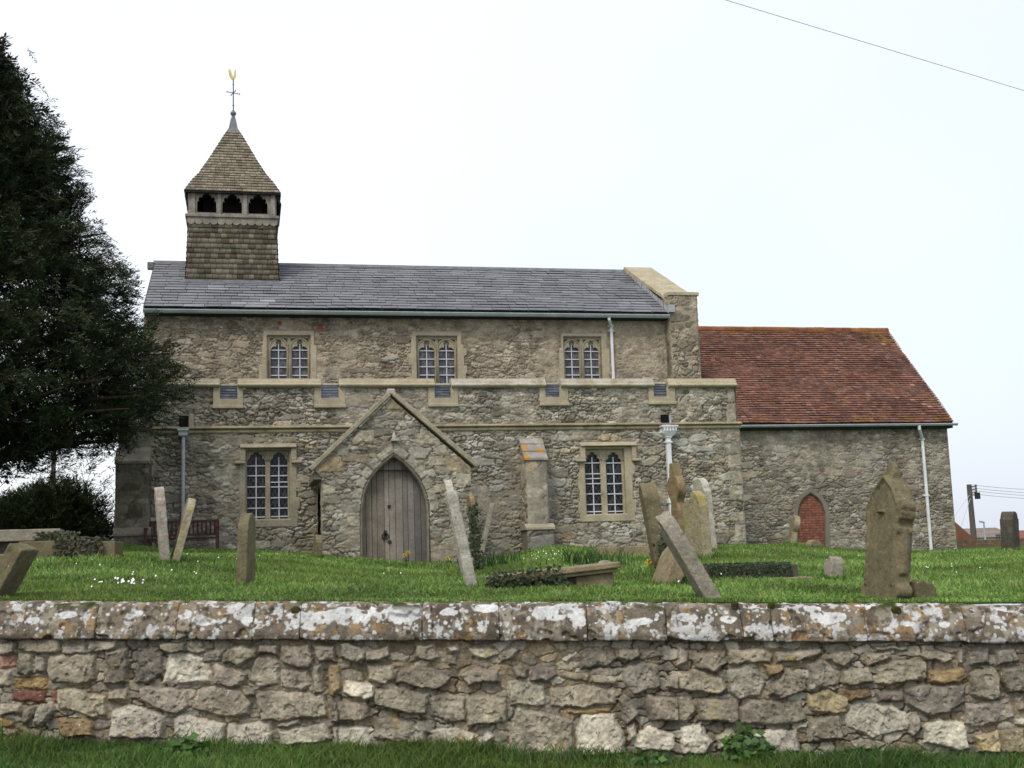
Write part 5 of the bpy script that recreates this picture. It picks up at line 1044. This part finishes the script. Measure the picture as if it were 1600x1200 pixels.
# yew
TD=24.3
tx=W(-70,897,TD); gx=float(ground(tx[0],tx[1])); yew=empty('yew_tree',(tx[0],tx[1],gx),label='huge dark yew tree with feathery branches filling the left side',cat='tree')
ys_=np.array([-400,-150,0,50,125,200,310,410,470,520,570,620,660,690,730]); rp=np.array([1,6,34,70,134,192,218,276,312,350,366,362,338,260,90])
zk=1.65+(899-ys_)*TD/1900.-gx; rk=rp*TD/1900.
o_=np.argsort(zk); zk=zk[o_]; rk=rk[o_]
r=np.random.default_rng(5)
nb_=560; zt_=np.linspace(zk[0],zk[-1]-.2,400); wts=np.interp(zt_,zk,rk)**1.15+.02; zb_=np.random.default_rng(6).choice(zt_,nb_,p=wts/wts.sum()); ph_=r.random(nb_)*2*np.pi; ph_[:330]=r.uniform(-2.0,.9,330)
_kp=zb_<1.65+(899-30)*TD/1900.-gx; zb_=zb_[_kp]; ph_=ph_[_kp]; nb_=len(zb_)
Rb=np.interp(zb_,zk,rk)*(.68+.33*r.random(nb_)); up_=np.where(zb_<zk[0]+1.4,-.1,.22)+r.normal(0,.30,nb_)
PP_=[];DD_=[];LL_=[]
for b_ in range(nb_):
    m_=34; t_=r.random(m_)**.75; ln_=.9+.8*r.random(); c_,s_=math.cos(ph_[b_]),math.sin(ph_[b_])
    ax=np.array([c_,s_,up_[b_]]); ax/=np.linalg.norm(ax); lat=np.array([-s_,c_,0]); ver=np.cross(ax,lat)
    tip=np.array([c_*Rb[b_],s_*Rb[b_],zb_[b_]]); wd=.34*(1-t_**1.6)+.03
    q_=tip-ax*(ln_*(1-t_))[:,None]+lat*(r.normal(0,1,m_)*wd)[:,None]+ver*(r.normal(0,.85,m_)*wd)[:,None]; q_[:,2]-=.10*t_*t_
    PP_.append(q_); DD_.append(ax*1.0+lat*r.normal(0,.45,(m_,1))+ver*r.normal(0,.42,(m_,1))+np.array([0,0,.12])); LL_.append(.26+.24*r.random(m_))
Pp=np.concatenate(PP_);D=np.concatenate(DD_);Ln=np.concatenate(LL_)
sprays('crown',Pp-unit(D)*Ln[:,None]*.8,D,Ln,9,.125,.020,[(.026,.048,.018),(.036,.058,.022),(.020,.036,.015),(.048,.064,.024),(.042,.042,.02)],31,M['yew'],yew)
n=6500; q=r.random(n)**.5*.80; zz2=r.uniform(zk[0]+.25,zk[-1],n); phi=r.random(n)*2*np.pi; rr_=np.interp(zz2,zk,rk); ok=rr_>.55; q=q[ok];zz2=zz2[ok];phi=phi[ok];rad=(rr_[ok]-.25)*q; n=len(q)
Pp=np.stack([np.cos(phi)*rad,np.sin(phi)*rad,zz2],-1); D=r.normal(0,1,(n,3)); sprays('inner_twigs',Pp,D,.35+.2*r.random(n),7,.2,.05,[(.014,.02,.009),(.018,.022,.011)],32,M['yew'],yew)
mb=MB(); mb.tube([(0,0,-.4),(.05,0,1),(0,.1,3),(.1,0,6),(0,0,10)],[.75,.55,.45,.3,.08],12)
mb.build('trunk',M['bark'],yew,smooth=True)
rs=random.Random(12)
for i in range(46):
    mb=MB()
    z=zk[0]+.1+(zk[-1]-zk[0]-2)*rs.random()**1.4; ph=rs.random()*6.28 if i>14 else rs.uniform(-1.2,.9); R2=float(np.interp(z+.4,zk,rk))*.9; c_,s_=math.cos(ph),math.sin(ph)
    mb.tube([(0,0,max(1.5,z-R2*.35)),(c_*R2*.35,s_*R2*.35,z),(c_*R2*.7,s_*R2*.7,z+.25),(c_*R2,s_*R2,z+.2+.3*rs.random())],[.13,.085,.045,.012],6)
    mb.build('limb',M['bark'],yew,smooth=True)
# shrub
sb=W(60,850,31.); gz0=float(ground(sb[0],sb[1])); shrub=empty('yew_shrub',(sb[0],sb[1],gz0),label='broad dark green yew shrub behind the tombs, left of the church',cat='shrub')
sp_=31/1900.; r=np.random.default_rng(15); n=5600
th_=r.random(n)*2*np.pi; ct=r.random(n)**.8; st_=np.sqrt(1-ct**2); lump=fbm(np.cos(th_)*2+ct*3,np.sin(th_)*2+4,3,18); q=r.random(n)**.3*(.55+.85*lump)
Rx=118*sp_; Rz=98*sp_; Pp=np.stack([np.cos(th_)*st_*q*Rx,np.sin(th_)*st_*q*Rx*.75,ct*q*Rz+.0],-1); D=np.stack([np.cos(th_)*st_,np.sin(th_)*st_,ct+.25],-1)+r.normal(0,.35,(n,3))
Ln=.3+.25*r.random(n)
sprays('foliage',Pp-unit(D)*Ln[:,None]*.8,D,Ln,8,.15,.026,[(.032,.05,.018),(.042,.06,.022),(.024,.038,.015),(.055,.06,.025)],35,M['yew'],shrub)
mb=MB(); rs=random.Random(3)
for i in range(9):
    ph=rs.random()*6.28; mb.tube([(0.1*math.cos(ph),.1*math.sin(ph),-.2),(.5*math.cos(ph),.4*math.sin(ph),.5),(1.0*math.cos(ph),.8*math.sin(ph),1.0)],[.06,.04,.015],6)
mb.build('stems',M['bark'],shrub)
# bare bush beyond
bb=W(140,800,36.); gz0=float(ground(bb[0],bb[1])); mb=MB(); rs=random.Random(8)
def twig(p,d,l,rr_,dep):
    pts=[p]; 
    for i in range(3):
        d=(d+Vector((rs.gauss(0,.22),rs.gauss(0,.22),rs.gauss(.03,.15)))).normalized(); p=p+d*l/3; pts.append(p)
        if dep>0 and rs.random()<.9: twig(p,(d+Vector((rs.gauss(0,.6),rs.gauss(0,.6),.1))).normalized(),l*.62,rr_*.6,dep-1)
    mb.tube(pts,[rr_,rr_*.8,rr_*.6,rr_*.35],4,False)
for i in range(10): twig(Vector((rs.gauss(0,.35),rs.gauss(0,.3),.3)),Vector((rs.gauss(0,.5),rs.gauss(0,.3),1)).normalized(),1.35,.016,3)
bo=mb.build('bare_bush',M['bark'],label='thin leafless twiggy bush rising behind the right side of the shrub',cat='shrub'); bo.location=(bb[0],bb[1],gz0)
# ivy
def ivy(name,pts,nrm_,size,label,seed,pal=((.03,.05,.018),(.045,.065,.025),(.025,.04,.016),(.06,.07,.035)),group='ivy on the graves',cat='ivy'):
    r=np.random.default_rng(seed); n=len(pts); Nn=unit(np.array(nrm_)+r.normal(0,.45,(n,3))); T=unit(np.cross(Nn,r.normal(0,1,(n,3)))); B=np.cross(Nn,T); s=(size*(.6+.7*r.random(n)))[:,None]
    c0=np.array(pts)+Nn*.02; V=np.stack([c0-T*s*.1,c0+B*s*.45-T*.0*s+T*s*.35,c0+T*s,c0-B*s*.45+T*s*.35],1).reshape(-1,3)
    pal=np.array(pal); c=pal[r.integers(0,len(pal),n)]*(.6+.8*r.random(n))[:,None]
    o=npmesh(name,V,np.arange(4*n).reshape(-1,4),M['leafy'],col=np.repeat(c,4,0),label=label,cat=cat,group=group); return o
r=np.random.default_rng(77)
def mw(e_): 
    bpy.context.view_layer.update(); return np.array(e_.matrix_world)
def boxpts(e_,x0,x1,y0,y1,z0,z1,n,faces=('top','front')):
    m=mw(e_); P_=[];N_=[]
    for k in range(n):
        fc=faces[r.integers(0,len(faces))]; x=r.uniform(x0,x1); y=r.uniform(y0,y1); z=r.uniform(z0,z1)
        if fc=='top': z=z1; nn=(0,0,1)
        elif fc=='front': y=y0; nn=(0,-1,.2)
        else: x=x0; nn=(-1,0,.2)
        P_.append((m@np.array([x,y,z,1]))[:3]); N_.append((m[:3,:3]@np.array(nn)))
    return np.array(P_),np.array(N_)
p_,n_=boxpts(e1,-half*.98,half*.2,-.36,.3,-.12,.13,900,('front','front','front','left')); q_,m_=boxpts(e1,-half,half*.1,-.42,.1,.1,.225,330); p_=np.concatenate([p_,q_]); n_=np.concatenate([n_,m_]); ivy('ivy',p_,n_,.04,'dark ivy hanging over the left half of the tilted chest tomb',1)
s=ppm(np.array(o5.location)); p_,n_=boxpts(o5,-72/s,52/s,-.45,.4,0,22/s,2600,('top','front','front')); ivy('ivy',p_,n_,.032,'dense ivy blanket on the long ledger tomb behind the slanting headstones',2)
s=ppm(np.array(t2.location)); p_,n_=boxpts(t2,-20/s,45/s,-.4,.4,0,27/s,900); ivy('ivy',p_,n_,.06,'sparse brownish ivy over the low block tomb left of the church',3,pal=((.07,.065,.035),(.09,.075,.045),(.045,.055,.025)))
p_,n_=boxpts(t1,.1,70/s,-.6,.3,.0,.36,800); ivy('ivy',p_,n_,.06,'straggling ivy at the right end of the large chest tomb',4,pal=((.06,.07,.035),(.08,.085,.05),(.045,.055,.025)))
def linepts(x0,y0,x1,y1,dep,n,w):
    t=r.random(n); px=x0+(x1-x0)*t+r.normal(0,w,n); py=y0+(y1-y0)*t+r.normal(0,w*.7,n); P_=[W(a,b,dep+.15*r.normal()) for a,b in zip(px,py)]; return np.array(P_),np.tile([0,-1.,.3],(n,1))
dq=hit(744,895)[1]; p_,n_=linepts(738,790,748,905,dq-.1,700,4.5); ivy('ivy',p_,n_,.05,'ivy climbing between the tall white slab and the thin slanting headstone',5)
p_,n_=linepts(714,790,724,905,dq-.6,360,2.2); ivy('ivy',p_,n_,.045,'thin ivy strip up the left edge of the tall white slab',6)
dq=hit(1037,897)[1]; p_,n_=linepts(1044,835,1034,915,dq-.3,900,7); ivy('ivy',p_,n_,.05,'ivy clump at the foot of the tall brown round-headed headstone',7)
# nettles at the foot of the wall
def plant(name,base,n,h,w,leaf,pal,label,cat,seed,group=None):
    r=np.random.default_rng(seed); P_=[];N_=[]
    for k in range(n):
        a=r.random()*6.28; q=r.random()**.5*w; P_.append((base[0]+math.cos(a)*q,base[1]+math.sin(a)*q*.5-.05,base[2]+h*r.random()**.8*(1-.5*q/w))); N_.append((r.normal(0,.4),-.6,.7))
    return ivy(name,np.array(P_),np.array(N_),leaf,label,seed,pal=pal,group=group,cat=cat)
NP=((.07,.14,.03),(.05,.11,.022),(.085,.16,.04))
b=W(1165,1185,10.7); b[2]=float(vergez(b[0],b[1])); plant('nettle_clump',b,170,.36,.2,.075,NP,'bright green leafy nettle clump at the foot of the wall, right of centre','plant',51,'leafy weeds along the wall')
b=W(300,1192,10.4); b[2]=float(vergez(b[0],b[1])); plant('dandelion_leaves',b,60,.16,.16,.09,NP,'low broad-leaved weed in the verge below the left part of the wall','plant',52,'leafy weeds along the wall')
b=W(1012,1192,10.5); b[2]=float(vergez(b[0],b[1])); plant('small_weed',b,60,.15,.12,.06,NP,'small leafy weed in the verge below the wall, near the middle','plant',53,'leafy weeds along the wall')
b=hit(1062,915); plant('churchyard_weed',b,130,.25,.14,.06,NP,'green leafy weed under the leaning stones beside the slanting headstone','plant',54)
# daffodils and leaf clumps
def leafclump(name,base,n,h,w,label,seed,cat='plant',flower=()):
    r=np.random.default_rng(seed); e_=empty(name,base,label=label,cat=cat,group='spring bulbs in the grass')
    X=r.normal(0,w,n);Y=r.normal(0,w*.6,n); o=blades('leaves',X,Y,np.zeros(n),h*(.6+.5*r.random(n)),.018+.01*r.random(n),.5,[(.06,.13,.035),(.08,.15,.05),(.05,.11,.03)],seed,M['grass']); o.parent=e_
    for (fx,fz) in flower:
        mb=MB(); mb.tube([(fx,0,0),(fx*.9,-.02,fz*.7),(fx,-.05,fz)],.006,5)
        st=mb.build('stem',M['leafstem'],e_)
        mb=MB()
        for k in range(6):
            a=k*math.pi/3; mb.add([(fx,-.055,fz),(fx+.035*math.cos(a-.4),-.06,fz+.035*math.sin(a-.4)),(fx+.055*math.cos(a),-.05,fz+.055*math.sin(a)),(fx+.035*math.cos(a+.4),-.06,fz+.035*math.sin(a+.4))],[[0,1,2,3]])
        mb.build('petals',M['daff'],e_); mb=MB(); mb.tube([(fx,-.055,fz),(fx,-.105,fz)],[.018,.026],8,False); mb.build('trumpet',M['daff2'],e_)
    return e_
M['leafstem']=mkmat('stemgreen',(.06,.13,.03),var=.1,bump=0); M['daff']=mkmat('daffodil',(.8,.55,.03),var=.1,bump=0,rough=.6,trans=.2); M['daff2']=mkmat('trumpet',(.8,.42,.02),var=.1,bump=0,rough=.6)
leafclump('daffodil',hit(700,884),14,.22,.05,'yellow daffodil in the grass between the porch door and the white slab',61,'flower',((0,.16),))
leafclump('daffodil',hit(638,882),10,.18,.05,'pair of small yellow daffodils in front of the porch door',62,'flower',((0,.26),(-.07,.2)))
leafclump('daffodil',hit(1014,895),14,.2,.05,'pale yellow daffodil left of the tall brown round-headed headstone',63,'flower',((0,.16),))
leafclump('daffodil',hit(9,900),14,.22,.05,'yellow daffodil by the thick broken headstone at the left edge',64,'flower',((0,.2),))
leafclump('bulb_leaves',hit(925,888),150,.38,.33,'tall clump of bulb leaves behind the tilted chest tomb',65)
leafclump('bulb_leaves',hit(782,884),90,.34,.25,'clump of bulb leaves at the foot of the wall beside the porch',66)
tx_=[];ty_=[]
for (b_,w_,t_) in BASES:
    n_=260; a_=rng.random(n_)*2*np.pi; rr2=1+.25*rng.random(n_); lx=np.cos(a_)*(w_/2+.03)*rr2; ly=np.sin(a_)*(t_/2+.04)*rr2; ang=TH+math.pi/2
    tx_.append(b_[0]+lx*math.cos(ang)-ly*math.sin(ang)); ty_.append(b_[1]+lx*math.sin(ang)+ly*math.cos(ang))
tx_=np.concatenate(tx_);ty_=np.concatenate(ty_); blades('grass_tufts',tx_,ty_,ground(tx_,ty_),(.05+.09*rng.random(len(tx_)))*(.35+.65*sstep(11.9,13.,ty_)),.012+.008*rng.random(len(tx_)),.6,GP[:4],23,M['grass'],kind='stuff')
# daisies
M['daisy']=mkmat('daisy',(.75,.75,.72),var=.05,bump=0,rough=.7)
V=[];F=[]; r=np.random.default_rng(91)
def daisies(cx,cy,n,sx,sy):
    for k in range(max(2,int(n*.3))):
        p=hit(cx+r.normal(0,sx),min(936,max(868,cy+r.normal(0,sy)))); R2=.008+.005*r.random(); b_=len(V); z=p[2]+.07+.03*r.random(); tlt=r.normal(0,.3)
        for q in range(6): a=q*math.pi/3; V.append((p[0]+R2*math.cos(a),p[1]+R2*math.sin(a)*.8-.0,z-R2*math.sin(a)*(.9+tlt)*-1))
        F.append([b_+q for q in range(6)])
for a in [(190,916,70,26,5),(170,921,20,20,5),(230,914,12,20,6),(330,880,14,30,6),(420,870,8,20,3),(130,900,8,20,8),(860,872,46,20,5),(830,876,16,12,4),(1480,892,14,30,6),(1500,890,8,18,5),(1060,922,6,10,3),(1130,905,6,16,6),(300,900,10,50,12),(1350,882,4,8,4),(620,892,8,30,6)]: daisies(*a)
npmesh('daisies',np.array(V),np.array(F),M['daisy'],kind='stuff',label='scattered white daisies in the churchyard grass',cat='daisies')
# ================================================================== BACKGROUND
M['pole']=mkmat('pole',(.10,.085,.08),var=.2,bump=.3,rough=.9); M['wire']=mkmat('wire',(.45,.45,.5),var=0,bump=0,rough=.7)
M['farroof']=mkmat('farroof',(.20,.155,.135),var=.2,scale=1,fine=6,bump=0,rough=.9); M['farredroof']=mkmat('farredroof',(.19,.085,.05),var=.25,scale=1,fine=6,bump=0,rough=.9); M['render']=mkmat('render',(.5,.48,.44),var=.1,bump=0,rough=.9)
d1=62.
pt=W(1514,757,d1); pb_=W(1522,842,d1); zg=float(ground(pb_[0],pb_[1])); pe=empty('telegraph_pole',(pb_[0],pb_[1],zg),label='wooden telegraph pole with wires right of the chancel',cat='telegraph pole')
mb=MB(); mb.tube([(0,0,-.5),(pt[0]-pb_[0],0,pt[2]-zg)],[.16,.12],10); mb.build('shaft',M['pole'],pe)
mb=MB()
for i in range(4):
    q=pt[2]-zg-.12-i*.14; mb.tube([(pt[0]-pb_[0]+.05,-.1,q),(pt[0]-pb_[0]+.3,-.1,q)],.03,6); mb.tube([(pt[0]-pb_[0]+.3,-.1,q-.03),(pt[0]-pb_[0]+.3,-.1,q+.1)],.05,6)
mb.build('insulator',M['pole'],pe)
mb=MB(); q0=W(1520,772,d1); q1=W(1525,800,d1); mb.box(q0[0]-pb_[0]+.08,q0[0]-pb_[0]+.3,-.2,0,W(1520,780,d1)[2]-zg,W(1520,770,d1)[2]-zg); mb.build('junction_box',M['iron'],pe)
def wire(pa,pb_,r_,sag,label,group,cat='wire'):
    mb=MB(); pa=np.array(pa);pb_=np.array(pb_); pts=[]
    for t in np.linspace(0,1,14): p=pa*(1-t)+pb_*t; p[2]-=sag*4*t*(1-t); pts.append(tuple(p))
    mb.tube(pts,r_,5); return mb.build('overhead_wire',M['wire'],label=label,cat=cat,group=group)
for i,(ya,yb,nm) in enumerate([(757.5,760,'topmost'),(762,766,'second from top'),(766,771,'third from top'),(771,775,'lowest')]):
    wire(W(1517,ya,d1),W(1720,yb+4,d1+3),.014,.15,f'{nm} of the four thin wires running right from the wooden pole','wires on the right-hand pole')
wire(W(1516,772,d1),W(1492,806,d1-2),.013,0,'left of the two stay wires slanting down from the wooden pole','stay wires of the wooden pole'); wire(W(1517,776,d1),W(1497,836,d1-2),.013,0,'steeper right one of the two stay wires beside the wooden pole','stay wires of the wooden pole')
_wa,_wb=W(1060,-22.5,13.),W(1720,178,17.)
wire(_wa-1.2*(_wb-_wa),_wa+3.*(_wb-_wa),.0042,0,'single overhead cable crossing the sky at top right','overhead cable')
pl2=W(83,757,52.); zg=float(ground(pl2[0],pl2[1])); ptop=W(84,640,52.)
mb=MB(); mb.tube([(0,0,-.5),(0,0,ptop[2]-zg)],[.11,.095],10); o=mb.build('telegraph_pole',M['pole'],label='grey pole standing behind the left shrub under the yew',cat='telegraph pole'); o.location=(pl2[0],pl2[1],zg)
wire(W(0,730,52.),W(83,722,52.),.014,.1,'thin wire left of the pole behind the shrub','wires on the left-hand pole'); wire(W(83,728,52.),W(185,766,50.),.014,.1,'thin wire falling right from the pole behind the shrub','wires on the left-hand pole')
# bungalow, red-roofed outbuilding, brick wall, lamp
def house(name,x0,x1,yr,ye,yb,dep,deep,rm,wm,label,windows=()):
    a=W(x0,ye,dep);b=W(x1,ye,dep); zr=W((x0+x1)/2,yr,dep+deep/2)[2]; ze=(a[2]+b[2])/2; base=(a[0]+b[0])/2
    e_=empty(name,(base,dep,0),label=label,cat='house'); hw=(b[0]-a[0])/2
    mb=MB(); mb.box(-hw+.3,hw-.3,.3,deep-.3,-1.5,ze); mb.build('wall',wm,e_)
    mb=MB(); mb.add([(-hw,0,ze-.05),(hw,0,ze-.05),(hw,deep,ze-.05),(-hw,deep,ze-.05),(-hw+.2,deep/2,zr),(hw-.2,deep/2,zr)],[[0,1,5,4],[2,3,4,5],[0,4,3],[1,2,5],[3,2,1,0]]); mb.build('roof',rm,e_)
    for (wx0,wx1) in windows:
        u0=W(wx0,840,dep)[0]-base; u1=W(wx1,840,dep)[0]-base; mb=MB(); mb.box(u0,u1,.22,.31,ze-1.1,ze-.25); w_=mb.build('window',M['render'],e_); mb=MB(); mb.box(u0+.07,u1-.07,.2,.3,ze-1.03,ze-.32); mb.build('pane',M['dark'],w_)
    return e_
house('bungalow',1506,1588,824.5,838.5,850,110,8,M['farroof'],M['render'],'low brown-roofed bungalow beyond the brick wall, between pole and dark headstone',((1530,1545),(1552,1566)))
house('bungalow',1590,1700,827,839,850,112,8,M['farredroof'],M['render'],'bungalow with orange-brown roof at the right edge beyond the dark headstone',((1594,1606),))
pa_=W(1470,800,48.); p2=W(1525,844,48.); p3=W(1440,846,48.); zg=0
e_=empty('outbuilding',(p3[0],48.,0),label='steep red-tiled outbuilding roof peeping past the chancel corner',cat='outbuilding')
w0=p2[0]-p3[0]; mb=MB(); zr=pa_[2]; zl=p2[2]; mb.prism([(0,zl),(w0,zl),(w0*.38,zr+.15)],0,7); mb.build('roof',M['farredroof'],e_); mb=MB(); mb.box(.3,w0-.3,.3,6.7,-1,zl); mb.build('wall',M['brickfar'],e_)
a=W(1480,844.5,44.); b=W(1760,840,44.); zg=float(ground(a[0],44.)); mb=MB(); mb.add([(x,y,z) for z0,z1 in ((zg-2,a[2]),) for (x,z) in ((a[0],z0),(b[0],z0),(b[0],b[2]),(a[0],a[2])) for y in (44.,44.25)],[[0,2,4,6],[1,7,5,3],[6,4,5,7],[0,6,7,1],[2,3,5,4]]); mb.build('brick_wall',M['brickfar'],label='low old brick wall along the edge of the churchyard at right',cat='wall')
e_=empty('railing',(0,0,0),label='thin dark iron railing on the bungalow side of the brick wall',cat='railing'); a=W(1556,834,60.); b=W(1584,834,60.); z0=W(1570,848,60.)[2]
mb=MB(); mb.box(a[0],b[0],59.98,60.02,a[2]-.12,a[2]-.08)
for i in range(12): x=a[0]+(b[0]-a[0])*i/11; mb.tube([(x,60,z0),(x,60,a[2])],.018,5)
mb.build('bars',M['iron'],e_)
p=W(1538,826,100.); q=W(1538,816,100.); e_=empty('street_lamp',(p[0],100.,0),label='tiny grey street lamp above the bungalow roof',cat='street lamp')
mb=MB(); mb.tube([(0,0,0),(0,0,q[2])],.07,6); mb.build('post',M['lead'],e_); mb=MB(); mb.tube([(.05,0,q[2]),(-.35,0,q[2]+.08)],.08,6); mb.build('lamp_head',M['lead'],e_)
# ================================================================== LIGHT + CAMERA
w=bpy.data.worlds.new('World'); SC.world=w; w.use_nodes=True; nt=w.node_tree; N=nt.nodes; L=nt.links
for q in list(N): N.remove(q)
SUN_EL,SUN_AZ=math.radians(50),math.radians(205)        # azimuth clockwise from +Y (north): sun behind the viewer, to the left
sky=N.new('ShaderNodeTexSky'); sky.sky_type='NISHITA'; sky.sun_disc=False; sky.sun_elevation=SUN_EL; sky.sun_rotation=SUN_AZ; sky.dust_density=4
b1=N.new('ShaderNodeBackground'); b1.inputs[1].default_value=.05; L.new(sky.outputs[0],b1.inputs[0])
tc=N.new('ShaderNodeTexCoord'); nz=N.new('ShaderNodeTexNoise'); nz.inputs['Scale'].default_value=2.2; nz.inputs['Detail'].default_value=4; L.new(tc.outputs['Generated'],nz.inputs['Vector'])
dt=N.new('ShaderNodeVectorMath'); dt.operation='DOT_PRODUCT'; L.new(tc.outputs['Generated'],dt.inputs[0]); dt.inputs[1].default_value=(-.62,.35,.70)
ad=N.new('ShaderNodeMath'); ad.operation='MULTIPLY_ADD'; L.new(nz.outputs['Fac'],ad.inputs[0]); ad.inputs[1].default_value=.7; L.new(dt.outputs['Value'],ad.inputs[2])
mr=N.new('ShaderNodeMapRange'); L.new(ad.outputs[0],mr.inputs[0]); mr.inputs[1].default_value=.28; mr.inputs[2].default_value=.98
mx=N.new('ShaderNodeMix'); mx.data_type='RGBA'; L.new(mr.outputs[0],mx.inputs[0]); mx.inputs[6].default_value=(.66,.72,.84,1); mx.inputs[7].default_value=(.935,.96,.98,1)
b2=N.new('ShaderNodeBackground'); b2.inputs[1].default_value=1.0; L.new(mx.outputs[2],b2.inputs[0])
ad2=N.new('ShaderNodeAddShader'); L.new(b1.outputs[0],ad2.inputs[0]); L.new(b2.outputs[0],ad2.inputs[1]); out=N.new('ShaderNodeOutputWorld'); L.new(ad2.outputs[0],out.inputs[0])
sl_=bpy.data.lights.new('sun','SUN'); sl_.energy=1.7; sl_.angle=math.radians(18); sl_.color=(1,.95,.88); so=bpy.data.objects.new('sun',sl_); COL.objects.link(so)
sd=Vector((math.sin(SUN_AZ)*math.cos(SUN_EL),math.cos(SUN_AZ)*math.cos(SUN_EL),math.sin(SUN_EL))); so.rotation_euler=sd.to_track_quat('Z','Y').to_euler()
cam=bpy.data.cameras.new('camera'); co=bpy.data.objects.new('camera',cam); COL.objects.link(co); cam.sensor_fit='HORIZONTAL'; cam.sensor_width=36; cam.lens=36*f/1600; cam.clip_start=.1; cam.clip_end=12000
m=Matrix(((RT[0],UP[0],-FW[0],0),(RT[1],UP[1],-FW[1],0),(RT[2],UP[2],-FW[2],EYE),(0,0,0,1))); co.matrix_world=m; SC.camera=co
SC.view_settings.view_transform='Standard'; SC.view_settings.look='None'; SC.view_settings.exposure=0; SC.view_settings.gamma=1
SC.cycles.max_bounces=6; SC.cycles.use_denoising=True
